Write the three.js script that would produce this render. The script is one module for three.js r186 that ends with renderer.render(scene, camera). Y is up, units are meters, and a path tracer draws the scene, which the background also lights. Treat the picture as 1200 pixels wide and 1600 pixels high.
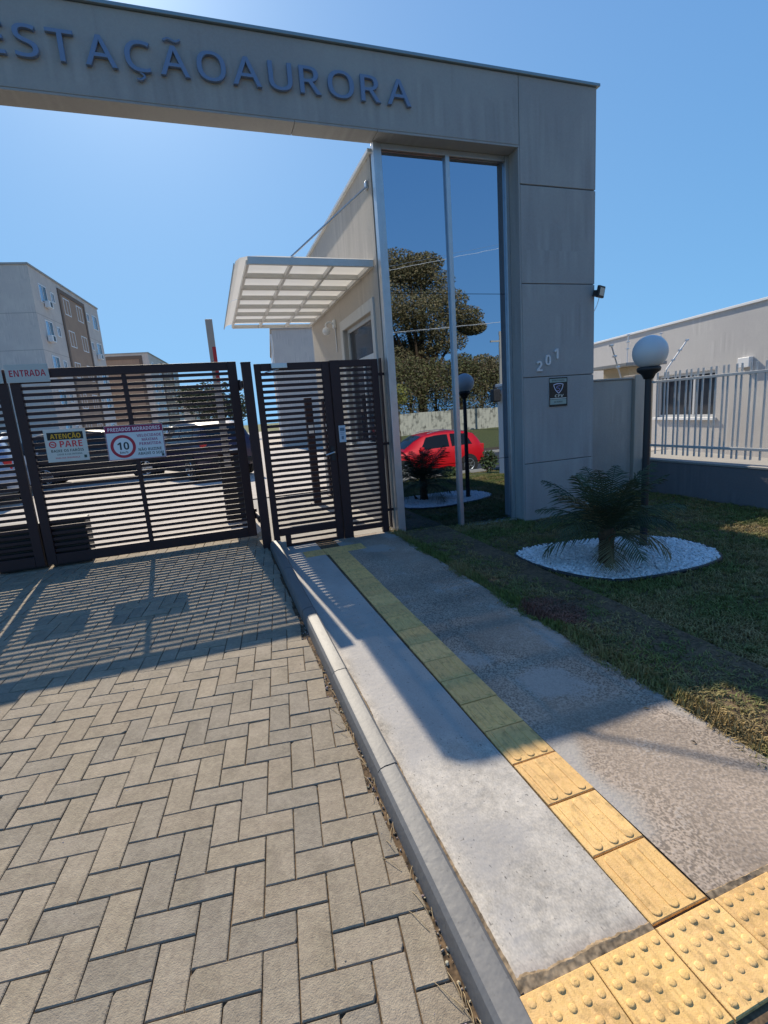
import * as THREE from 'three';
import { mergeGeometries, toCreasedNormals } from 'three/addons/utils/BufferGeometryUtils.js';
import { RoundedBoxGeometry } from 'three/addons/geometries/RoundedBoxGeometry.js';
import { TextGeometry } from 'three/addons/geometries/TextGeometry.js';
import { FontLoader } from 'three/addons/loaders/FontLoader.js';

// ------------------------------------------------------------------ camera, sky, sun, exposure
const scene = new THREE.Scene();
const V3 = (x, y, z) => new THREE.Vector3(x, y, z);
const rad = Math.PI / 180;
const camera = new THREE.PerspectiveCamera(91.957, 0.75, 0.05, 2000);
const EYE = V3(0, 1.5745, 0), FOCAL = 773.127;             // focal length in photo pixels (1200 x 1600)
const yaw = 18.380 * rad, pitch = -11.313 * rad, roll = -4.228 * rad;
const FWD = V3(Math.sin(yaw) * Math.cos(pitch), Math.sin(pitch), -Math.cos(yaw) * Math.cos(pitch));
const R0 = V3(Math.cos(yaw), 0, Math.sin(yaw)), U0 = R0.clone().cross(FWD);
const RIGHT = R0.clone().multiplyScalar(Math.cos(roll)).addScaledVector(U0, Math.sin(roll));
const UP = U0.clone().multiplyScalar(Math.cos(roll)).addScaledVector(R0, -Math.sin(roll));
camera.position.copy(EYE); camera.up.copy(UP); camera.lookAt(EYE.clone().add(FWD)); camera.updateMatrixWorld();

const SUN = V3(-0.075, 0.775, -1).normalize();
{ // clear sky: deep blue overhead, paler towards the horizon and round the sun
  const W = 1024, H = 512, d = new Float32Array(W * H * 4);
  for (let j = 0; j < H; j++) for (let i = 0; i < W; i++) {
    const el = ((j + 0.5) / H - 0.5) * Math.PI, az = ((i + 0.5) / W - 0.5) * 2 * Math.PI;
    const x = Math.cos(el) * Math.cos(az), y = Math.sin(el), z = Math.cos(el) * Math.sin(az);
    const c = Math.min(1, Math.max(-1, x * SUN.x + y * SUN.y + z * SUN.z)), ang = Math.acos(c);
    const t = Math.pow(Math.max(0, Math.min(1, y)), 0.62), k = (j * W + i) * 4;
    const g = 0.2 * Math.exp(-ang / 0.42) + 0.6 * Math.exp(-ang / 0.09), m = 0.07 * (1 + c * c);
    const hz = [0.19, 0.45, 0.74], zn = [0.026, 0.125, 0.4];
    for (let q = 0; q < 3; q++) d[k + q] = hz[q] * (1 - t) + zn[q] * t + g * [0.95, 1.0, 0.92][q] + (m - 0.07) * [0.5, 0.7, 0.9][q];
    if (y < 0) for (let q = 0; q < 3; q++) d[k + q] *= 0.8;
    d[k + 3] = 1;
  }
  const t = new THREE.DataTexture(d, W, H, THREE.RGBAFormat, THREE.FloatType);
  t.mapping = THREE.EquirectangularReflectionMapping; t.magFilter = THREE.LinearFilter; t.minFilter = THREE.LinearFilter; t.needsUpdate = true;
  scene.background = t; scene.environment = t;
}
const sun = new THREE.DirectionalLight(new THREE.Color().setRGB(1, 0.885, 0.715), 5);
sun.position.copy(SUN).multiplyScalar(60); sun.castShadow = true; sun.shadow.mapSize.set(4096, 4096);
Object.assign(sun.shadow.camera, { left: -45, right: 45, top: 45, bottom: -45, near: 1, far: 160 });
scene.add(sun, sun.target);
const renderer = new THREE.WebGLRenderer({ antialias: true });
renderer.toneMapping = THREE.LinearToneMapping; renderer.toneMappingExposure = 1.27; renderer.shadowMap.enabled = true;

// ------------------------------------------------------------------ helpers
let seedState = 12345;
const rnd = () => { seedState = (seedState + 0x6D2B79F5) | 0; let t = Math.imul(seedState ^ (seedState >>> 15), 1 | seedState); t = (t + Math.imul(t ^ (t >>> 7), 61 | t)) ^ t; return ((t ^ (t >>> 14)) >>> 0) / 4294967296; };
const rr = (a, b) => a + (b - a) * rnd();
const seed = (n) => { seedState = n; };
const lerp = (a, b, t) => a + (b - a) * t, clamp = (x, a = 0, b = 1) => Math.min(b, Math.max(a, x));
const sstep = (a, b, x) => { const t = clamp((x - a) / (b - a)); return t * t * (3 - 2 * t); };
const C = (r, g, b) => new THREE.Color().setRGB(r, g, b);

const rayDir = (px, py) => RIGHT.clone().multiplyScalar((px - 600) / FOCAL).addScaledVector(UP, -(py - 800) / FOCAL).add(FWD);
const onZ = (px, py, z) => { const d = rayDir(px, py); return EYE.clone().addScaledVector(d, (z - EYE.z) / d.z); };
const onX = (px, py, x) => { const d = rayDir(px, py); return EYE.clone().addScaledVector(d, (x - EYE.x) / d.x); };
const onY = (px, py, y) => { const d = rayDir(px, py); return EYE.clone().addScaledVector(d, (y - EYE.y) / d.y); };
const onPlane = (px, py, p, n) => { const d = rayDir(px, py); return EYE.clone().addScaledVector(d, (p.clone().sub(EYE).dot(n)) / d.dot(n)); };
const MIRROR_Z = -5.5;                                      // the glass front; what it mirrors stands behind the camera
const mirZ = (px, py, z) => { const v = onZ(px, py, 2 * MIRROR_Z - z); v.z = z; return v; };
const inView = (p) => { const d = p.clone().sub(EYE), w = d.dot(FWD); if (w < 0.05) return null; return [600 + FOCAL * d.dot(RIGHT) / w, 800 - FOCAL * d.dot(UP) / w, w]; };

const taken = {};
const numbered = (n) => { taken[n] = (taken[n] ?? -1) + 1; return taken[n] ? n + '_' + String(taken[n]).padStart(3, '0') : n; };
function finish(o) { o.castShadow = true; o.receiveShadow = true; return o; }
function tag(o, label, category, group) { o.userData.label = label; o.userData.category = category; if (group) o.userData.group = group; return o; }
function thing(name, label, category, pos, turn = 0, group) {
  const o = new THREE.Group(); o.name = numbered(name); if (pos) o.position.copy(pos); o.rotation.y = turn; scene.add(o);
  return tag(o, label, category, group);
}
function part(name, geo, mat, parent, pos) { const m = finish(new THREE.Mesh(geo, mat)); m.name = name; if (pos) m.position.set(...pos); parent.add(m); return m; }
function single(name, geo, mat, label, category, group) { const m = finish(new THREE.Mesh(geo, mat)); m.name = numbered(name); scene.add(m); return tag(m, label, category, group); }
function struct(name, geo, mat) { const m = geo ? finish(new THREE.Mesh(geo, mat)) : new THREE.Group(); m.name = name; m.userData.kind = 'structure'; scene.add(m); return m; }

// uv in metres from the dominant axis of the normal
function metreUV(g, ox = 0, oy = 0) {
  if (!g.attributes.normal) g.computeVertexNormals();
  const p = g.attributes.position, n = g.attributes.normal, uv = new Float32Array(p.count * 2);
  for (let i = 0; i < p.count; i++) {
    const ax = Math.abs(n.getX(i)), ay = Math.abs(n.getY(i)), az = Math.abs(n.getZ(i));
    let u, v; if (ay >= ax && ay >= az) { u = p.getX(i); v = -p.getZ(i); } else if (ax >= az) { u = p.getZ(i); v = p.getY(i); } else { u = p.getX(i); v = p.getY(i); }
    uv[i * 2] = u + ox; uv[i * 2 + 1] = v + oy;
  }
  g.setAttribute('uv', new THREE.BufferAttribute(uv, 2)); return g;
}
function box(x0, x1, y0, y1, z0, z1, bevel = 0) {
  const w = x1 - x0, h = y1 - y0, d = z1 - z0, b = Math.min(bevel, w * 0.45, h * 0.45, d * 0.45);
  const g = b > 0 ? new RoundedBoxGeometry(w, h, d, 1, b) : new THREE.BoxGeometry(w, h, d);
  g.translate((x0 + x1) / 2, (y0 + y1) / 2, (z0 + z1) / 2); return metreUV(g.index ? g.toNonIndexed() : g);
}
function bar(a, b, r, seg = 6) { // round bar between two points
  const d = b.clone().sub(a), g = new THREE.CylinderGeometry(r, r, d.length(), seg, 1);
  g.applyQuaternion(new THREE.Quaternion().setFromUnitVectors(V3(0, 1, 0), d.clone().normalize()));
  g.translate((a.x + b.x) / 2, (a.y + b.y) / 2, (a.z + b.z) / 2); return metreUV(g.index ? g.toNonIndexed() : g);
}
function tube(pts, r, seg = 24, rs = 6) { return new THREE.TubeGeometry(new THREE.CatmullRomCurve3(pts), seg, r, rs, false).toNonIndexed(); }
const merge = (l) => mergeGeometries(l.map((g) => { const q = g.index ? g.toNonIndexed() : g; for (const k of Object.keys(q.attributes)) if (!['position', 'normal', 'uv', 'color'].includes(k)) q.deleteAttribute(k); return q; }));
// prism on a convex plan polygon [[x,z],...] with a chamfered top, heights from a function
function prism(poly, top, depth, cham, heightAt = () => 0) {
  let A = 0; for (let i = 0; i < poly.length; i++) { const [x, z] = poly[i], [x2, z2] = poly[(i + 1) % poly.length]; A += x * z2 - x2 * z; }
  const P = A > 0 ? poly.slice().reverse() : poly.slice(), n = P.length, inner = [];
  for (let i = 0; i < n; i++) {
    const [ax, az] = P[(i + n - 1) % n], [bx, bz] = P[i], [cx, cz] = P[(i + 1) % n];
    let e1x = bx - ax, e1z = bz - az, e2x = cx - bx, e2z = cz - bz; const l1 = Math.hypot(e1x, e1z) || 1, l2 = Math.hypot(e2x, e2z) || 1; e1x /= l1; e1z /= l1; e2x /= l2; e2z /= l2;
    const n1x = e1z, n1z = -e1x, n2x = e2z, n2z = -e2x, k = 1 + n1x * n2x + n1z * n2z;
    inner.push([bx + cham * (n1x + n2x) / Math.max(0.3, k), bz + cham * (n1z + n2z) / Math.max(0.3, k)]);
  }
  const pos = [], quad = (a, b, c, d) => pos.push(...a, ...b, ...c, ...a, ...c, ...d), at = ([x, z], dy) => [x, top + dy + heightAt(x, z), z];
  for (let i = 0; i < n; i++) {
    const j = (i + 1) % n;
    quad(at(P[i], -depth), at(P[j], -depth), at(P[j], -cham), at(P[i], -cham));
    quad(at(P[i], -cham), at(P[j], -cham), at(inner[j], 0), at(inner[i], 0));
    if (i > 0 && i < n - 1) pos.push(...at(inner[0], 0), ...at(inner[i], 0), ...at(inner[i + 1], 0));
  }
  const g = new THREE.BufferGeometry(); g.setAttribute('position', new THREE.Float32BufferAttribute(pos, 3)); g.computeVertexNormals(); return metreUV(g);
}
function clipPoly(poly, inside) { // inside(x,z) > 0 keeps
  const out = [];
  for (let i = 0; i < poly.length; i++) {
    const a = poly[i], b = poly[(i + 1) % poly.length], fa = inside(...a), fb = inside(...b);
    if (fa >= 0) out.push(a);
    if ((fa >= 0) !== (fb >= 0)) { const t = fa / (fa - fb); out.push([lerp(a[0], b[0], t), lerp(a[1], b[1], t)]); }
  }
  return out;
}
// ground sheet over x0..x1, z0..z1 with a height function
function sheet(x0, x1, z0, z1, nx, nz, yf) {
  const g = new THREE.PlaneGeometry(x1 - x0, z1 - z0, nx, nz); g.rotateX(-Math.PI / 2); g.translate((x0 + x1) / 2, 0, (z0 + z1) / 2);
  const p = g.attributes.position; for (let i = 0; i < p.count; i++) p.setY(i, yf(p.getX(i), p.getZ(i)));
  g.computeVertexNormals(); return metreUV(g);
}

// ------------------------------------------------------------------ procedural textures
function lattice(period, s) { const a = new Float32Array(period * period); let q = s * 7919 + 13; for (let i = 0; i < a.length; i++) { q = (Math.imul(q, 1664525) + 1013904223) | 0; a[i] = (q >>> 8) / 16777216; } return a; }
function noise(period, s) { // tiling value noise over [0,1)^2
  const a = lattice(period, s);
  return (u, v) => {
    const x = u * period, y = v * period, xi = Math.floor(x), yi = Math.floor(y); let fx = x - xi, fy = y - yi; fx = fx * fx * (3 - 2 * fx); fy = fy * fy * (3 - 2 * fy);
    const x0 = ((xi % period) + period) % period, x1 = (x0 + 1) % period, y0 = ((yi % period) + period) % period, y1 = (y0 + 1) % period;
    return lerp(lerp(a[y0 * period + x0], a[y0 * period + x1], fx), lerp(a[y1 * period + x0], a[y1 * period + x1], fx), fy);
  };
}
function fbm(period, oct, s) { const l = []; for (let i = 0; i < oct; i++) l.push(noise(period << i, s + i * 31)); return (u, v) => { let a = 0, w = 0.5, t = 0; for (const f of l) { a += w * f(u, v); t += w; w *= 0.5; } return a / t; }; }
function colourTex(w, h, fn, sx, sy = sx) { // fn(u,v) -> linear rgb 0..1; sx, sy metres covered
  const d = new Uint8Array(w * h * 4), enc = (x) => { x = clamp(x); return Math.round(255 * (x < 0.0031308 ? 12.92 * x : 1.055 * Math.pow(x, 1 / 2.4) - 0.055)); };
  for (let j = 0; j < h; j++) for (let i = 0; i < w; i++) { const c = fn((i + 0.5) / w, (j + 0.5) / h), k = (j * w + i) * 4; d[k] = enc(c[0]); d[k + 1] = enc(c[1]); d[k + 2] = enc(c[2]); d[k + 3] = 255; }
  const t = new THREE.DataTexture(d, w, h); t.colorSpace = THREE.SRGBColorSpace; return wrap(t, sx, sy);
}
function dataTex(w, h, fn, sx, sy = sx) {
  const d = new Uint8Array(w * h * 4); for (let j = 0; j < h; j++) for (let i = 0; i < w; i++) { const c = Math.round(255 * clamp(fn((i + 0.5) / w, (j + 0.5) / h))), k = (j * w + i) * 4; d[k] = d[k + 1] = d[k + 2] = c; d[k + 3] = 255; }
  return wrap(new THREE.DataTexture(d, w, h), sx, sy);
}
function wrap(t, sx, sy) { t.wrapS = t.wrapT = THREE.RepeatWrapping; t.repeat.set(1 / sx, 1 / sy); t.magFilter = THREE.LinearFilter; t.minFilter = THREE.LinearMipmapLinearFilter; t.generateMipmaps = true; t.anisotropy = 8; t.needsUpdate = true; return t; }
const std = (o) => new THREE.MeshStandardMaterial({ roughness: 0.85, ...o });

const f4 = fbm(4, 6, 3), f8 = fbm(8, 5, 11), f16 = fbm(16, 5, 23), f64 = fbm(64, 3, 41), f128 = fbm(128, 2, 57), n256 = noise(256, 71), n128 = noise(128, 77);
const grainBump = dataTex(512, 512, (u, v) => 0.5 * f128(u, v) + 0.5 * n256(u, v), 0.5);
const roughBump = dataTex(512, 512, (u, v) => 0.55 * f16(u, v) + 0.45 * f64(u, v), 1.2);
// rain streaks: noise stretched along the height (both axes still tile)
const st1 = noise(64, 201), st2 = noise(128, 207), wob = noise(4, 209), spare = 0;
const streak = (u, v) => { const s = (f, p, q) => f(u + 0.01 * wob(u, v), v * q / p); return 0.6 * s(st1, 64, 4) + 0.4 * s(st2, 128, 8); };
const renderTex = colourTex(1024, 1024, (u, v) => {
  const st = streak(u, v), cl = f4(u, v), gr = n256(u, v), k = 0.87 + 0.2 * (cl - 0.5) + 0.26 * (st - 0.5) * sstep(0.38, 0.62, f8(u, v)) + 0.06 * (gr - 0.5);
  return [k, k * (0.995 + 0.02 * (cl - 0.5)), k * (0.985 - 0.03 * (cl - 0.5))];
}, 3.3);
const paverTex = colourTex(1024, 1024, (u, v) => {
  const a = f8(u, v), b = f64(u, v), g = n256(u, v), dot = n128(u * 2, v * 2); let k = 0.8 + 0.35 * (a - 0.5) + 0.3 * (b - 0.5) + 0.16 * (g - 0.5);
  if (dot > 0.93) k += 0.3 * (dot - 0.93) / 0.07; if (dot < 0.05) k -= 0.25;
  return [k, k * (0.985 + 0.03 * (b - 0.5)), k * (0.94 + 0.05 * (a - 0.5))];
}, 0.9);
const plainGrain = colourTex(512, 512, (u, v) => { const k = 0.88 + 0.14 * (f16(u, v) - 0.5) + 0.1 * (n256(u, v) - 0.5); return [k, k, k]; }, 1.1);
const soilTex = colourTex(512, 512, (u, v) => { const a = f8(u, v), b = f64(u, v), k = 0.55 + 0.9 * (b - 0.5) + 0.5 * (a - 0.5); return [k, k * 0.85, k * 0.66]; }, 0.8);
const asphaltTex = colourTex(512, 512, (u, v) => { const k = 0.8 + 0.5 * (f64(u, v) - 0.5) + 0.25 * (f4(u, v) - 0.5); return [k, k, k]; }, 3);

const M = {
  facade: std({ color: C(0.4, 0.39, 0.38), map: renderTex, bumpMap: grainBump, bumpScale: 0.0012, roughness: 0.9 }),
  wallBeige: std({ color: C(0.5, 0.45, 0.39), map: renderTex, bumpMap: grainBump, bumpScale: 0.0015, roughness: 0.92 }),
  wallGrey: std({ color: C(0.4, 0.385, 0.36), map: renderTex, bumpMap: roughBump, bumpScale: 0.004, roughness: 0.93 }),
  houseWall: std({ color: C(0.58, 0.555, 0.53), map: renderTex, bumpMap: grainBump, bumpScale: 0.0015, roughness: 0.92 }),
  tan: std({ color: C(0.56, 0.44, 0.29), map: plainGrain, roughness: 0.9 }),
  joint: std({ color: C(0.1, 0.1, 0.1), roughness: 0.95 }),
  coping: std({ color: C(0.3, 0.36, 0.38), metalness: 0.6, roughness: 0.45, map: plainGrain }),
  whiteMetal: std({ color: C(0.68, 0.68, 0.66), metalness: 0.1, roughness: 0.38, map: plainGrain }),
  alu: std({ color: C(0.6, 0.62, 0.64), metalness: 0.7, roughness: 0.34, map: plainGrain }),
  gate: std({ color: C(0.036, 0.013, 0.014), metalness: 0.1, roughness: 0.55, map: plainGrain }),
  black: std({ color: C(0.02, 0.02, 0.022), roughness: 0.5 }),
  rubber: std({ color: C(0.018, 0.018, 0.018), roughness: 0.85 }),
  steel: std({ color: C(0.55, 0.55, 0.56), metalness: 0.9, roughness: 0.3 }),
  mirrorGlass: std({ color: C(0.4, 0.46, 0.55), metalness: 1, roughness: 0.01, bumpMap: dataTex(256, 256, (u, v) => f4(u, v), 3.2), bumpScale: 0.0004 }),
  windowGlass: std({ color: C(0.03, 0.035, 0.045), metalness: 0.15, roughness: 0.06 }),
  blueGlass: std({ color: C(0.25, 0.31, 0.38), metalness: 0.75, roughness: 0.08 }),
  letter: std({ color: C(0.18, 0.24, 0.36), metalness: 0.15, roughness: 0.5 }),
  digit: std({ color: C(0.62, 0.62, 0.62), metalness: 0.2, roughness: 0.45 }),
  grout: std({ color: C(0.2, 0.155, 0.11), map: soilTex, bumpMap: roughBump, bumpScale: 0.01, roughness: 1 }),
  soil: std({ color: C(0.17, 0.125, 0.08), map: soilTex, bumpMap: roughBump, bumpScale: 0.012, roughness: 1 }),
  lawnSoil: std({ color: C(0.17, 0.14, 0.08), map: soilTex, bumpMap: roughBump, bumpScale: 0.015, roughness: 1 }),
  field: std({ color: C(0.2, 0.25, 0.075), map: soilTex, roughness: 1 }),
  asphalt: std({ color: C(0.075, 0.076, 0.08), map: asphaltTex, bumpMap: grainBump, bumpScale: 0.002, roughness: 0.9 }),
  yard: std({ color: C(0.5, 0.46, 0.43), map: paverTex, roughness: 0.9 }),
  kerb: std({ color: C(0.16, 0.16, 0.16), map: colourTex(512, 512, (u, v) => { const k = 0.86 + 0.25 * (f8(u, v) - 0.5) + 0.12 * (n256(u, v) - 0.5) - 0.3 * sstep(0.9, 0.97, n128(u, v)); return [k, k, k * 0.99]; }, 1.3), bumpMap: roughBump, bumpScale: 0.002, roughness: 0.56 }),
  poly: new THREE.MeshPhysicalMaterial({ color: C(0.95, 0.93, 0.88), transmission: 0.4, roughness: 0.95, thickness: 0 }),
  white: std({ color: C(0.75, 0.75, 0.74), roughness: 0.5 }),
  red: std({ color: C(0.55, 0.02, 0.02), roughness: 0.4 }),
  wood: std({ color: C(0.12, 0.085, 0.055), roughness: 0.9, map: soilTex }),
  concrete: std({ color: C(0.36, 0.345, 0.32), map: renderTex, bumpMap: roughBump, bumpScale: 0.003, roughness: 0.92 }),
};
const paverTones = [[0.315, 0.268, 0.208], [0.298, 0.256, 0.201], [0.328, 0.277, 0.212], [0.28, 0.243, 0.194], [0.318, 0.265, 0.2], [0.332, 0.279, 0.21]].map(([r, g, b]) => std({ color: C(r * 1.06, g * 1.06, b * 1.06), map: paverTex, bumpMap: grainBump, bumpScale: 0.0022, roughness: 0.93 }));

// heights of the ground (metres): the drive climbs to the gate, the footway is nearly level, the verge drops to the street
const DRIVE_SLOPE = -0.03217;
const driveY = (z) => z < -6.3 ? 0.2027 : z < 0.8 ? DRIVE_SLOPE * z : lerp(DRIVE_SLOPE * 0.8, -0.76, sstep(0.8, 4.6, z));
const walkY = (z) => 0.102 - 0.0085 * z;
const lawnY = (x, z) => { const near = walkY(z) - 0.018 - 0.045 * sstep(1.95, 3.4, x), s0 = lerp(0.2, -2.2, sstep(2.6, 4.4, x)); return z < s0 ? near : lerp(near, -0.74, sstep(s0, 4.4, z)); };
const STREET_Y = -0.75;
// ------------------------------------------------------------------ ground
struct('ground', sheet(-320, 320, -330, 330, 64, 132, (x, z) => z < -6.3 ? 0.14 : (z < 0.8 ? DRIVE_SLOPE * z - 0.09 : lerp(-0.12, -0.86, sstep(0.8, 4.6, z)))), M.field);
struct('yard_paving', sheet(-34, 0.49, -75, -6.3, 4, 4, () => 0.196), M.yard);
struct('yard_path', sheet(0.5, 26, -75, -9.5, 4, 4, () => 0.17), M.yard);
{ // street with its kerbs and the field behind it: these are what the glass front mirrors
  struct('street', sheet(-70, 90, 4.75, 10.6, 20, 4, () => STREET_Y), M.asphalt);
  const e = struct('street_edge');
  for (let i = 0; i < 40; i++) { part('kerb_stone', box(-20 + i * 1.5, -18.515 + i * 1.5, -0.85, -0.64, 4.6, 4.74, 0.02), M.concrete, e); part('kerb_stone', box(-20 + i * 1.5, -18.515 + i * 1.5, -0.85, -0.64, 10.61, 10.75, 0.02), M.concrete, e); }
  struct('dirt_shoulder', sheet(-70, 90, 10.76, 12.6, 20, 2, () => -0.69), M.soil);
  struct('field', sheet(-70, 90, 12.6, 60, 20, 10, (x, z) => -0.69 + 0.1 * sstep(14, 30, z)), M.field);
}
// drive: sand bed, then every paver (herringbone, laid 7.5 degrees off the kerb line)
const drive = struct('driveway');
part('sand_bed', sheet(-4.6, 0.474, -6.3, 0.9, 6, 24, (x, z) => driveY(z) - 0.0095), M.grout, drive);
{
  seed(77);
  const A = -7.5237 * rad, ca = Math.cos(A), sa = Math.sin(A), U = 0.1025, ox = -0.0287, oz = -1.4732;
  const plan = (u, v) => { const x = u * U, z = v * U; return [ox + ca * x + sa * z, oz - sa * x + ca * z]; };
  const J = 0.018, list = [];
  for (let a = -150; a <= 150; a++) for (let b = -60; b <= 60; b++) {
    for (const [u, v, du, dv] of [[a + 2 * b, -a + 2 * b, 2, 1], [2 + a + 2 * b, -a + 2 * b, 1, 2]]) {
      const [cx, cz] = plan(u + du / 2, v + dv / 2); if (cx < -4.5 || cx > 0.62 || cz < -6.28 || cz > 0.85) continue;
      const j = () => J + rr(-0.007, 0.012);
      let poly = [plan(u + j(), v + j()), plan(u + du - j(), v + j()), plan(u + du - j(), v + dv - j()), plan(u + j(), v + dv - j())];
      if (rnd() < 0.22) { const q = Math.floor(rnd() * 4), c0 = poly[q], sx = Math.sign(cx - c0[0]) || 1, sz = Math.sign(cz - c0[1]) || 1, e = rr(0.006, 0.016), w = rr(0.5, 1.6); poly = clipPoly(poly, (x, z) => (x - c0[0]) * sx * w + (z - c0[1]) * sz - e); }
      const edge = 0.447 + 0.008 * Math.sin(cz * 9) - rr(0, 0.012);
      poly = clipPoly(poly, (x) => edge - x); if (poly.length < 3) continue;
      let ar = 0; for (let i = 0; i < poly.length; i++) { const [x, z] = poly[i], [x2, z2] = poly[(i + 1) % poly.length]; ar += x * z2 - x2 * z; } if (Math.abs(ar) / 2 < 0.0032) continue;
      const s = inView(V3(cx, driveY(cz), cz)), vis = s && s[0] > -60 && s[0] < 1260 && s[1] > -60 && s[1] < 1680;
      list.push({ poly, cx, cz, key: vis ? s[2] : 1000 + Math.hypot(cx, cz), dy: rr(-0.002, 0.002), tx: rr(-0.01, 0.01), tz: rr(-0.01, 0.01) });
    }
  }
  list.sort((p, q) => p.key - q.key);
  const rest = paverTones.map(() => []);
  list.forEach((p, i) => {
    const g = prism(p.poly, p.dy, 0.03, 0.003, (x, z) => driveY(z) + p.tx * (x - p.cx) + p.tz * (z - p.cz)); metreUV(g, rr(0, 5), rr(0, 5));
    let k = Math.floor(rnd() * paverTones.length); if (p.cx > -0.15 && p.cz < -2.1 && p.cz > -2.7 && rnd() < 0.5) k = 3;
    if (i < 300) { const mesh = part(i ? 'paver_' + String(i).padStart(3, '0') : 'paver', g, paverTones[k], drive); mesh.position.set(0, 0, 0); } else rest[k].push(g);
  });
  const all = []; // the far ones, joined; their tones come from vertex colours
  rest.forEach((l, k) => l.forEach((g) => { const n = g.attributes.position.count, c = new Float32Array(n * 3), t = paverTones[k].color; for (let i = 0; i < n; i++) { c[i * 3] = t.r; c[i * 3 + 1] = t.g; c[i * 3 + 2] = t.b; } g.setAttribute('color', new THREE.BufferAttribute(c, 3)); all.push(g); }));
  const far = part('far_pavers', mergeGeometries(all), std({ vertexColors: true, map: paverTex, bumpMap: grainBump, bumpScale: 0.002, roughness: 0.93 }), drive); far.userData.kind = 'stuff';
}
// kerb between drive and footway, in stones
const kerb = struct('kerb');
{
  const top = (z) => lerp(0.113, 0.262, clamp((-0.8 - z) / 4.8, -0.4, 1)), cuts = [0.75, -0.55 - 0.18, -1.735, -2.55, -3.5, -4.5, -5.52];
  for (let i = 0; i < cuts.length - 1; i++) {
    const z0 = cuts[i] - 0.004, z1 = cuts[i + 1] + 0.004, N = 6, prof = (z) => { const t = top(z), b = driveY(z) - 0.06, s = i === 1 ? -0.004 : 0.002 * (i % 2); return [[0.458 + s, b], [0.462 + s, t - 0.045], [0.468 + s, t - 0.02], [0.481 + s, t - 0.006], [0.5 + s, t], [0.545 + s, t + 0.002], [0.556 + s, t - 0.006], [0.56 + s, b]]; };
    const pos = [], P = []; for (let k = 0; k <= N; k++) { const z = lerp(z0, z1, k / N); P.push(prof(z).map(([x, y]) => [x, y, z])); }
    for (let k = 0; k < N; k++) for (let q = 0; q < 7; q++) { const a = P[k][q], b = P[k][q + 1], c = P[k + 1][q + 1], d = P[k + 1][q]; pos.push(...a, ...b, ...c, ...a, ...c, ...d); }
    for (const [k, f] of [[0, 0], [N, 1]]) for (let q = 1; q < 7; q++) { const t3 = [P[k][0], P[k][q], P[k][q + 1]]; if (!f) t3.reverse(); pos.push(...t3[0], ...t3[1], ...t3[2]); }
    for (let q = 0; q < pos.length; q += 9) { const t = pos.slice(q, q + 9); pos.splice(q, 9, t[0], t[1], t[2], t[6], t[7], t[8], t[3], t[4], t[5]); }
    const g = new THREE.BufferGeometry(); g.setAttribute('position', new THREE.Float32BufferAttribute(pos, 3)); g.computeVertexNormals(); const gs = toCreasedNormals(g, 0.5); metreUV(gs, i * 0.7, 0);
    part(i ? 'kerb_stone_00' + i : 'kerb_stone', gs, M.kerb, kerb);
  }
}
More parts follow.
